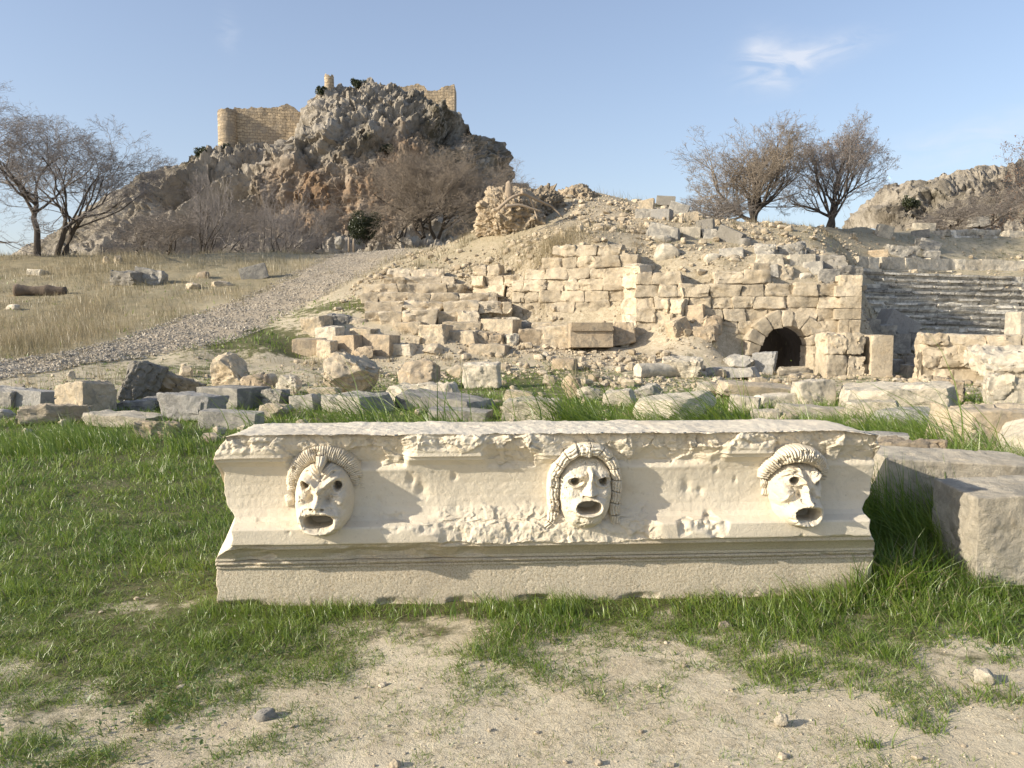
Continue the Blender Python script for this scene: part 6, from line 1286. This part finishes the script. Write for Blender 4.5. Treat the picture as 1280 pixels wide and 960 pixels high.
def build_grass():
    # near lawn and the sparse growth on the bare soil
    parts = []
    def gather(n, y0, y1, seed, pw, wmin, hs=1.0, wide=.72):
        x, y, rng = fan(n, y0, y1, seed, pw, wide); c = cover(x, y); p1 = fb2(x, y, 2.3, 4, 71); p2 = fb2(x, y, 9, 3, 72)
        g = c[:, 0] + p1 * .75 + p2 * .5 + .10 * (y < 4.2)
        keep = (rng.rand(n) < np.clip((g - .30) * 1.7, 0, 1) * (1 - .75 * np.clip(c[:, 2], 0, 1))) & ~in_block(x, y) & ~in_path(x, y, -.3)
        x, y, c = x[keep], y[keep], c[keep]; m = len(x); h = c[:, 1] * rng.uniform(.35, 1.4, m) * hs * np.clip(1 + .6 * fb2(x, y, 1.4, 2, 75) + .7 * fb2(x, y, 6, 2, 76), .3, 2.2); w = np.maximum(np.maximum(wmin, .0012 * y), .0035 + h * .014) * rng.uniform(.7, 1.3, m)
        az = 2.4 + 1.3 * fb2(x, y, .8, 2, 77) + rng.normal(size=m) * 1.5; lean = np.abs(rng.normal(size=m)) * .6 + .15 + .5 * (h < .08)
        return x, y, h, w, lean, az, np.clip(.45 + .5 * fb2(x, y, 1.1, 3, 79) + rng.normal(size=m) * .25, 0, 1)
    A = [gather(620000, 1.7, 24, 1, .7, .0038), gather(60000, 2.0, 4.4, 2, 1, .004, .8)]
    B = [gather(26000, 24, 40, 4, .3, .02, 1.4)]
    a = [np.concatenate(z) for z in zip(*A)]; blades('grass', *a, 'grass', 2)
    a = [np.concatenate(z) for z in zip(*B)]; blades('grass', *a, 'grass', 2)
    q = np.random.RandomState(9); k = q.rand(len(a[0])) < .0; kk = [z for z in zip(*A)]; a = [np.concatenate(z) for z in kk]; k = q.rand(len(a[0])) < .12; a = [z[k] for z in a]; a[4] = a[4] + .3; blades('dry_grass', *a, 'dryblade', 2)
    # long tufts: (u, v, Y, n, length, spread, azimuth, lean)
    T = []
    rng = np.random.RandomState(5)
    for (u, v, Y, n, L, sp, az, ln) in [(330, 530, 6.4, 40, .50, .5, 2.9, .8), (440, 530, 6.5, 70, .72, .6, 3.0, .9), (500, 530, 6.4, 70, .70, .55, 2.9, .9), (560, 530, 6.2, 40, .66, .35, 2.7, .5), (640, 530, 6.0, 20, .6, .3, 2.8, .6), (725, 535, 6.3, 190, .72, .4, 2.9, .75), (780, 535, 6.1, 110, .64, .5, 3.0, .85), (850, 535, 5.9, 130, .72, .6, 3.1, 1.0), (925, 535, 6.0, 230, .70, .42, 2.9, .8), (1010, 535, 6.2, 70, .55, .5, 2.8, .7),
                                      (1100, 540, 6.6, 140, .52, .6, 2.9, .8), (1150, 550, 6.2, 170, .52, .6, 2.8, .8), (1195, 575, 5.6, 60, .70, .35, 2.7, .8), (1235, 585, 5.3, 36, .80, .30, 2.5, .8), (1275, 590, 5.1, 36, .70, .35, 2.7, .9),
                                      (1128, 690, 3.60, 420, .52, .28, 2.6, .35), (1150, 690, 3.62, 420, .56, .30, 2.4, .4), (1178, 690, 3.45, 260, .50, .22, 2.2, .45), (1118, 680, 3.75, 330, .58, .25, 2.8, .4), (1165, 700, 3.4, 240, .40, .25, 2.6, .5), (1170, 640, 4.0, 60, .66, .3, 2.9, .9),
                                      (1010, 752, 2.98, 60, .30, .26, 1.9, .6), (960, 752, 2.94, 34, .26, .22, 1.3, .7), (1060, 750, 3.0, 46, .27, .22, 2.4, .6), (700, 752, 2.90, 150, .24, .14, 2.0, .35), (740, 752, 2.9, 60, .18, .25, 2.0, .4), (620, 757, 2.88, 60, .22, .22, 1.8, .5), (400, 765, 2.86, 90, .17, .25, 2.4, .5), (520, 760, 2.88, 80, .18, .3, 2.1, .5), (850, 755, 2.92, 90, .17, .3, 2.2, .5), (1240, 722, 3.12, 120, .22, .3, 2.3, .6), (285, 765, 2.9, 120, .16, .2, 2.2, .5), (330, 765, 2.87, 120, .16, .25, 2.2, .5),
                                      (225, 560, 6.5, 60, .35, .4, 3.0, .7), (60, 545, 7.0, 260, .26, .9, 2.9, .7), (120, 548, 6.8, 200, .24, .8, 2.9, .7), (20, 560, 6.4, 180, .24, .7, 2.9, .7), (225, 620, 4.6, 60, .26, .4, 2.8, .6), (245, 660, 4.1, 120, .2, .35, 2.7, .5)]:
        P = at(u, v, Y); x = P[0] + rng.normal(size=n) * sp * .5; y = P[1] + np.abs(rng.normal(size=n)) * sp * .4; n = int(n * ((1.7 if u < 1000 else .8) if Y > 5 else 1)); x = P[0] + rng.normal(size=n) * sp * .5; y = P[1] + np.abs(rng.normal(size=n)) * sp * .4; h = L * (2.0 if Y > 5 else (1.3 if u > 1100 and v < 710 else .78)) * rng.uniform(.45, 1.15, n)
        T.append((x, y, h, np.clip(.0045 + h * .0085, .004, .015) * rng.uniform(.7, 1.2, n), np.abs(rng.normal(size=n) * .35 + ln + .25), az + rng.normal(size=n) * .55, np.clip(rng.normal(size=n) * .28 + .45, 0, 1)))
    a = [np.concatenate(z) for z in zip(*T)]; k = ~in_block(a[0], a[1]); a = [q[k] for q in a]; blades('long_grass', *a, 'grass', 5, curl=1.0)
    T = []; x0, y0, rng = fan(6500, 1.75, 4.6, 41, .7); g = cover(x0, y0)[:, 0] * .5 + fb2(x0, y0, 1.6, 3, 43) * .8 + .12; k = (rng.rand(len(x0)) < np.clip(g, 0, 1)) & ~in_block(x0, y0); x0, y0 = x0[k], y0[k]; nb = 16
    x = (x0[:, None] + rng.normal(size=(len(x0), nb)) * .03).ravel(); y = (y0[:, None] + rng.normal(size=(len(x0), nb)) * .03).ravel(); n = len(x); sz = np.repeat(rng.uniform(.5, 1.3, len(x0)), nb)
    blades('grass', x, y, sz * rng.uniform(.012, .045, n), rng.uniform(.0026, .0045, n), np.abs(rng.normal(size=n) * .6 + .6), rng.uniform(0, 6.28, n), np.clip(rng.normal(size=n) * .3 + .4, 0, 1), 'grass', 2)
    # dry grass on the slope and mound
    x, y, rng = fan(200000, 17, 56, 11, .35, .85); c = cover(x, y); p1 = fb2(x, y, .55, 4, 81); p2 = fb2(x, y, 3.0, 3, 82)
    k = (rng.rand(len(x)) < np.clip((c[:, 2] + p1 * .9 + p2 * .5 - .38) * 1.7, 0, 1) * np.clip(c[:, 2] * 1.3, 0, 1)) & ~(in_path(x, y, -.25) & (fb2(x, y, 1.1, 3, 85) < .22)); x, y, c = x[k], y[k], c[k]; m = len(x)
    h = (.06 + .42 * np.clip(.45 + p1[k] * 1.3 + p2[k] * .5, 0, 1) ** 1.6) * rng.uniform(.5, 1.4, m); blades('dry_grass', x, y, h, np.maximum(.011, y * .00042) * rng.uniform(.6, 1.3, m), np.abs(rng.normal(size=m) * .3 + .3), 2.8 + rng.normal(size=m) * 1.3, np.clip(rng.rand(m) * .55 - 1.1 * fb2(x, y, .45, 4, 84) + .25, 0, 1), 'dryblade', 2)
    x, y, rng = fan(900, 24, 56, 61, .3, .8); c = cover(x, y); k = (c[:, 3] > .35) & (rng.rand(900) < .75) & (x > -6) & ~in_path(x, y, .2); x0, y0 = x[k], y[k]; nb = 60
    sz = np.repeat(rng.uniform(.10, .34, len(x0)), nb); x = np.repeat(x0, nb) + rng.normal(size=len(x0) * nb) * sz * .5; y = np.repeat(y0, nb) + rng.normal(size=len(x0) * nb) * sz * .5; n = len(x)
    blades('dry_scrub', x, y, sz * rng.uniform(.4, 1.1, n), np.maximum(.010, y * .0004), np.abs(rng.normal(size=n) * .4 + .4), rng.uniform(0, 6.28, n), np.clip(np.repeat(rng.rand(len(x0)), nb) + rng.normal(size=n) * .2, 0, 1), 'scrubblade', 2)
    T = []
    for (u, v, n, L, sp) in [(697, 318, 1200, .55, 1.0), (690, 312, 600, .5, .8), (560, 300, 500, .5, 1.4), (580, 296, 500, .6, 1.2), (640, 345, 300, .35, .6), (640, 318, 400, .4, 1.0), (20, 430, 900, .5, 1.2), (70, 425, 900, .55, 1.4), (120, 415, 900, .5, 1.4), (50, 405, 700, .45, 1.6), (160, 325, 900, .6, 2.4), (120, 340, 900, .55, 2.2), (110, 390, 700, .45, 1.5), (470, 312, 500, .5, 2.0), (430, 308, 500, .5, 2.2), (160, 435, 160, .3, .5), (440, 345, 200, .3, .8)]:
        P = ghit(u, v); x = P[0] + rng.normal(size=n) * sp * .7; y = P[1] + rng.normal(size=n) * sp * .6; h = L * 1.35 * rng.uniform(.4, 1.15, n); T.append((x, y, h, np.maximum(.010, y * .0004) * rng.uniform(.6, 1.2, n), np.abs(rng.normal(size=n) * .3 + .35), 2.8 + rng.normal(size=n) * .9, np.clip(rng.rand(n) * .5, 0, 1)))
    a = [np.concatenate(z) for z in zip(*T)]; k = ~in_path(a[0], a[1], -.1); a = [q[k] for q in a]; blades('dry_grass', *a, 'dryblade', 3, curl=.9)
    # broad leaved weeds in the lawn
    x, y, rng = fan(60000, 2.0, 8, 13, .8); c = cover(x, y); k = (rng.rand(len(x)) < np.clip(c[:, 0] - .62 + fb2(x, y, 1.5, 3, 91), 0, 1)) & ~in_block(x, y) & (x < 3); x, y = x[k][:26000], y[k][:26000]; n = len(x)
    z = gz(x, y) + rng.uniform(.015, .07, n) * np.clip(c[k][:26000, 1] / .08, .4, 1.2); s = rng.uniform(.006, .014, n)[:, None]; a = rng.uniform(0, 6.28, n); d = np.stack([np.cos(a), np.sin(a), rng.normal(size=n) * .35], -1); e = np.stack([-np.sin(a), np.cos(a), rng.normal(size=n) * .35], -1); C = np.stack([x, y, z], -1)
    V = np.stack([C - d * s, C - d * s * .2 + e * s * .62, C + d * s, C - d * s * .2 - e * s * .62], 1).reshape(-1, 3); tag(link('weed_leaves', mkmesh('weed_leaves', V, np.arange(4 * n).reshape(n, 4), {'tint': np.repeat(rng.rand(n), 4)}, False), M['weed']), kind='stuff')
    # short dead straw scattered on the soil
    x, y, rng = fan(34000, 1.7, 4.6, 17, .8); k = ~in_block(x, y) & (fb2(x, y, 2.2, 3, 95) > -.1); x, y = x[k], y[k]; n = len(x); blades('dead_straw', x, y, rng.uniform(.010, .04, n), np.full(n, .0022), rng.uniform(1.6, 3.2, n), rng.uniform(0, 6.28, n), rng.rand(n), 'dryblade', 2, z=gz(x, y) + .002, curl=1.0)

def scatter(name, x, y, s, mat, seed, flat=.7, n=2, sink=.3, tpl=14, kind='boulder', z=None):
    rng = np.random.RandomState(seed); TP = []
    for i in range(tpl):
        V, Fq = stone_arr((1, rng.uniform(.6, 1), rng.uniform(.5, 1) * flat), n, kind, seed * 50 + i, 1.3); TP.append(V)
    TP = np.stack(TP); k = rng.randint(tpl, size=len(x)); a = rng.uniform(0, 6.28, len(x)); V = TP[k] * s[:, None, None]; c, sn = np.cos(a)[:, None], np.sin(a)[:, None]
    z = gz(x, y) if z is None else z
    W = np.stack([V[..., 0] * c - V[..., 1] * sn + x[:, None], V[..., 0] * sn + V[..., 1] * c + y[:, None], V[..., 2] + (z + s * flat * (.75 - sink))[:, None]], -1); nv = TP.shape[1]
    Fa = (Fq[None] + (np.arange(len(x)) * nv)[:, None, None]).reshape(-1, 4)
    return tag(link(name, mkmesh(name, W.reshape(-1, 3), Fa, {'tint': np.repeat(np.clip(rng.normal(size=len(x)) * .27 + .5, 0, 1), nv)}, False), M[mat]), kind='stuff')

def in_tunnel(x, y):
    C = at(982, 441, 18.72); return (np.abs(x - C[0] - .1 * (y - C[1])) < 36 * C[1] / F) & (y > C[1] - .5) & (y < C[1] + 2.2)

def build_scatter():
    rng = np.random.RandomState(3)
    i = rng.randint(0, len(PL) - 1, 26000); i = np.minimum((rng.rand(26000) ** 1.5 * (len(PL) - 1)).astype(int), len(PL) - 2); f = rng.rand(26000); t = rng.uniform(-.07, 1.09, 26000); p = (PL[i] * (1 - f)[:, None] + PL[i + 1] * f[:, None]) * (1 - t)[:, None] + (PR[i] * (1 - f)[:, None] + PR[i + 1] * f[:, None]) * t[:, None]
    scatter('gravel', p[:, 0], p[:, 1], rng.uniform(.014, .045, 26000) * (1 + .6 * (rng.rand(26000) > .93)), 'gravel', 7, .7, 1, .1, z=gz(p[:, 0], p[:, 1]) + .03)
    x, y, rng = fan(240000, 19, 58, 23, .2, .8); c = cover(x, y); k = (rng.rand(len(x)) < np.clip(c[:, 3] * (.62 + 1.5 * fb2(x, y, .5, 3, 97)), 0, 1) * .8) & (x > -7) & ~in_path(x, y, .3) & ~in_tunnel(x, y); x, y = x[k], y[k]; n = len(x)
    scatter('rubble', x, y, np.clip(.018 * (1 - rng.rand(n)) ** (-.5), .018, .19), 'rubble', 9, .85, 3, .3, kind='boulder')
    x, y, rng = fan(2600, 1.7, 9, 29, .8); c = cover(x, y); k = (rng.rand(len(x)) > c[:, 0] * .9) & ~in_block(x, y); x, y = x[k], y[k]; n = len(x)
    scatter('pebbles', x, y, np.clip(.0035 * (1 - rng.rand(n)) ** (-.5), .003, .022), 'rubble', 11, .7, 2, .3)
    x, y, rng = fan(9000, 1.7, 4.6, 37, 1.0); c = cover(x, y); k = (rng.rand(len(x)) > c[:, 0] * .8) & ~in_block(x, y) & (fb2(x, y, 1.3, 3, 39) > -.25); x, y = x[k], y[k]; n = len(x)
    scatter('grit', x, y, np.clip(.0016 * (1 - rng.rand(n)) ** (-.5), .0016, .005), 'grit', 15, .6, 1, .35, kind='rough')
    x, y, rng = fan(6000, 9, 24, 31, .3); c = cover(x, y); k = (rng.rand(len(x)) < .25 + c[:, 3] * .5) & (y > 10) & ~in_tunnel(x, y); x, y = x[k], y[k]; n = len(x); scatter('rubble', x, y, np.clip(.02 * (1 - rng.rand(n)) ** (-.5), .02, .10), 'rubble', 13, .8, 3, .35, kind='boulder')

# ------------------------------------------------------------------ sky, sun, camera
SUN_EL = 23.0; SUN_AZ = math.atan2(-.932, -.363)        # direction to the sun: x = sin, y = cos
def build_light():
    w = bpy.data.worlds.new('World'); SC.world = w; w.use_nodes = True; t = w.node_tree; t.nodes.clear()
    out = t.nodes.new('ShaderNodeOutputWorld'); bg = t.nodes.new('ShaderNodeBackground'); sky = t.nodes.new('ShaderNodeTexSky'); sky.sky_type = 'NISHITA'; sky.sun_disc = False
    sky.sun_elevation = R(SUN_EL); sky.sun_rotation = SUN_AZ; sky.altitude = 200; sky.air_density = 1.0; sky.dust_density = 1.6; sky.ozone_density = 1.4
    bg.inputs['Strength'].default_value = SKY
    tc = t.nodes.new('ShaderNodeTexCoord'); 
    def N(ty, **k):
        n = t.nodes.new(ty)
        for a, b in k.items(): setattr(n, a, b)
        return n
    def mth(op, a, b=0.0):
        n = N('ShaderNodeMath', operation=op)
        for v, s in ((a, n.inputs[0]), (b, n.inputs[1])):
            if hasattr(v, 'node'): t.links.new(v, s)
            else: s.default_value = v
        return n.outputs[0]
    sp = N('ShaderNodeSeparateXYZ'); t.links.new(tc.outputs['Generated'], sp.inputs[0])
    az = mth('ARCTAN2', sp.outputs[0], sp.outputs[1]); el = mth('ARCSINE', sp.outputs[2])
    cb = N('ShaderNodeCombineXYZ'); t.links.new(mth('MULTIPLY', az, 16.0), cb.inputs[0]); t.links.new(mth('MULTIPLY', el, 46.0), cb.inputs[1])
    nz = N('ShaderNodeTexNoise'); t.links.new(cb.outputs[0], nz.inputs['Vector']); nz.inputs['Scale'].default_value = 1.0; nz.inputs['Detail'].default_value = 8; nz.inputs['Roughness'].default_value = .55; nz.inputs['Distortion'].default_value = .6
    def blob(u, v, ru, rv, amp, slope=0.0):
        d = ray(u, v); d = d / np.linalg.norm(d); a0 = math.atan2(d[0], d[1]); e0 = math.asin(d[2]); da = mth('SUBTRACT', az, a0); de = mth('SUBTRACT', mth('SUBTRACT', el, e0), mth('MULTIPLY', da, slope))
        x = mth('DIVIDE', da, ru / F); y = mth('DIVIDE', de, rv / F); r2 = mth('ADD', mth('MULTIPLY', x, x), mth('MULTIPLY', y, y)); return mth('MULTIPLY', mth('POWER', 2.718, mth('MULTIPLY', r2, -1.0)), amp)
    c = blob(968, 82, 34, 24, .85); 
    for b in (blob(1020, 66, 52, 13, .75, .12), blob(945, 70, 14, 20, .45), blob(285, 36, 10, 20, .28), blob(1200, 168, 160, 14, .34, .22), blob(1290, 160, 120, 16, .3, .3)): c = mth('ADD', c, b)
    mr = N('ShaderNodeMapRange'); t.links.new(nz.outputs['Fac'], mr.inputs[0]); mr.inputs[1].default_value = .36; mr.inputs[2].default_value = .70
    f = mth('MINIMUM', mth('MULTIPLY', c, mr.outputs[0]), .72)
    vl = N('ShaderNodeMix', data_type='RGBA'); vl.inputs[0].default_value = .27; t.links.new(sky.outputs[0], vl.inputs[6]); vl.inputs[7].default_value = VEIL
    hz = N('ShaderNodeMix', data_type='RGBA'); t.links.new(mth('MULTIPLY', mth('POWER', 2.718, mth('MULTIPLY', mth('MAXIMUM', el, 0.0), -6.5)), .62), hz.inputs[0]); t.links.new(vl.outputs[2], hz.inputs[6]); hz.inputs[7].default_value = (2.75, 2.85, 3.15, 1); vl = hz
    mx = N('ShaderNodeMix', data_type='RGBA'); t.links.new(f, mx.inputs[0]); t.links.new(vl.outputs[2], mx.inputs[6]); mx.inputs[7].default_value = CLOUD
    t.links.new(mx.outputs[2], bg.inputs['Color']); t.links.new(bg.outputs[0], out.inputs['Surface'])
    L = bpy.data.lights.new('sun', 'SUN'); L.energy = SUN; L.angle = R(.55); L.color = (1.0, .91, .755); o = bpy.data.objects.new('sun', L); COL.objects.link(o)
    ce = math.cos(R(SUN_EL)); d = Vector((math.sin(SUN_AZ) * ce, math.cos(SUN_AZ) * ce, math.sin(R(SUN_EL)))); o.rotation_euler = d.to_track_quat('Z', 'Y').to_euler(); o.location = d * 60
    cam = bpy.data.cameras.new('camera'); cam.sensor_width = 36; cam.lens = F / 1280 * 36; cam.clip_end = 6000; cam.clip_start = .05; c = bpy.data.objects.new('camera', cam); COL.objects.link(c); c.location = (0, 0, HC); c.rotation_euler = (math.pi / 2 - TH, 0, 0); SC.camera = c
    SC.view_settings.view_transform = 'Standard'; SC.view_settings.look = 'None'; SC.view_settings.exposure = EXPO; SC.view_settings.gamma = 1; SC.view_settings.use_curve_mapping = False
    SC.render.engine = 'CYCLES'; SC.cycles.use_denoising = True; SC.cycles.max_bounces = 6; SC.cycles.diffuse_bounces = 3; SC.cycles.transmission_bounces = 3
    try: SC.cycles.denoiser = 'OPENIMAGEDENOISE'
    except Exception: pass

VEIL = (1.7, 1.72, 2.25, 1)
SKY, SUN, EXPO, CLOUD = .12, 3.5, .98, (3.6, 3.75, 4.1, 1)
import os, time
_t = time.time()
def _lap(s):
    global _t; print('[lap] %s %.1f' % (s, time.time() - _t)); _t = time.time()
build_mats(); build_light(); build_ground(); _lap('ground')
_r = build_frieze(); build_masks(_r); _lap('frieze')
build_stones(); _lap('stones')
build_walls(); build_core(); build_logs(); _lap('walls')
build_far(); _lap('far')
build_trees(); _lap('trees')
build_grass(); build_scatter(); _lap('grass')
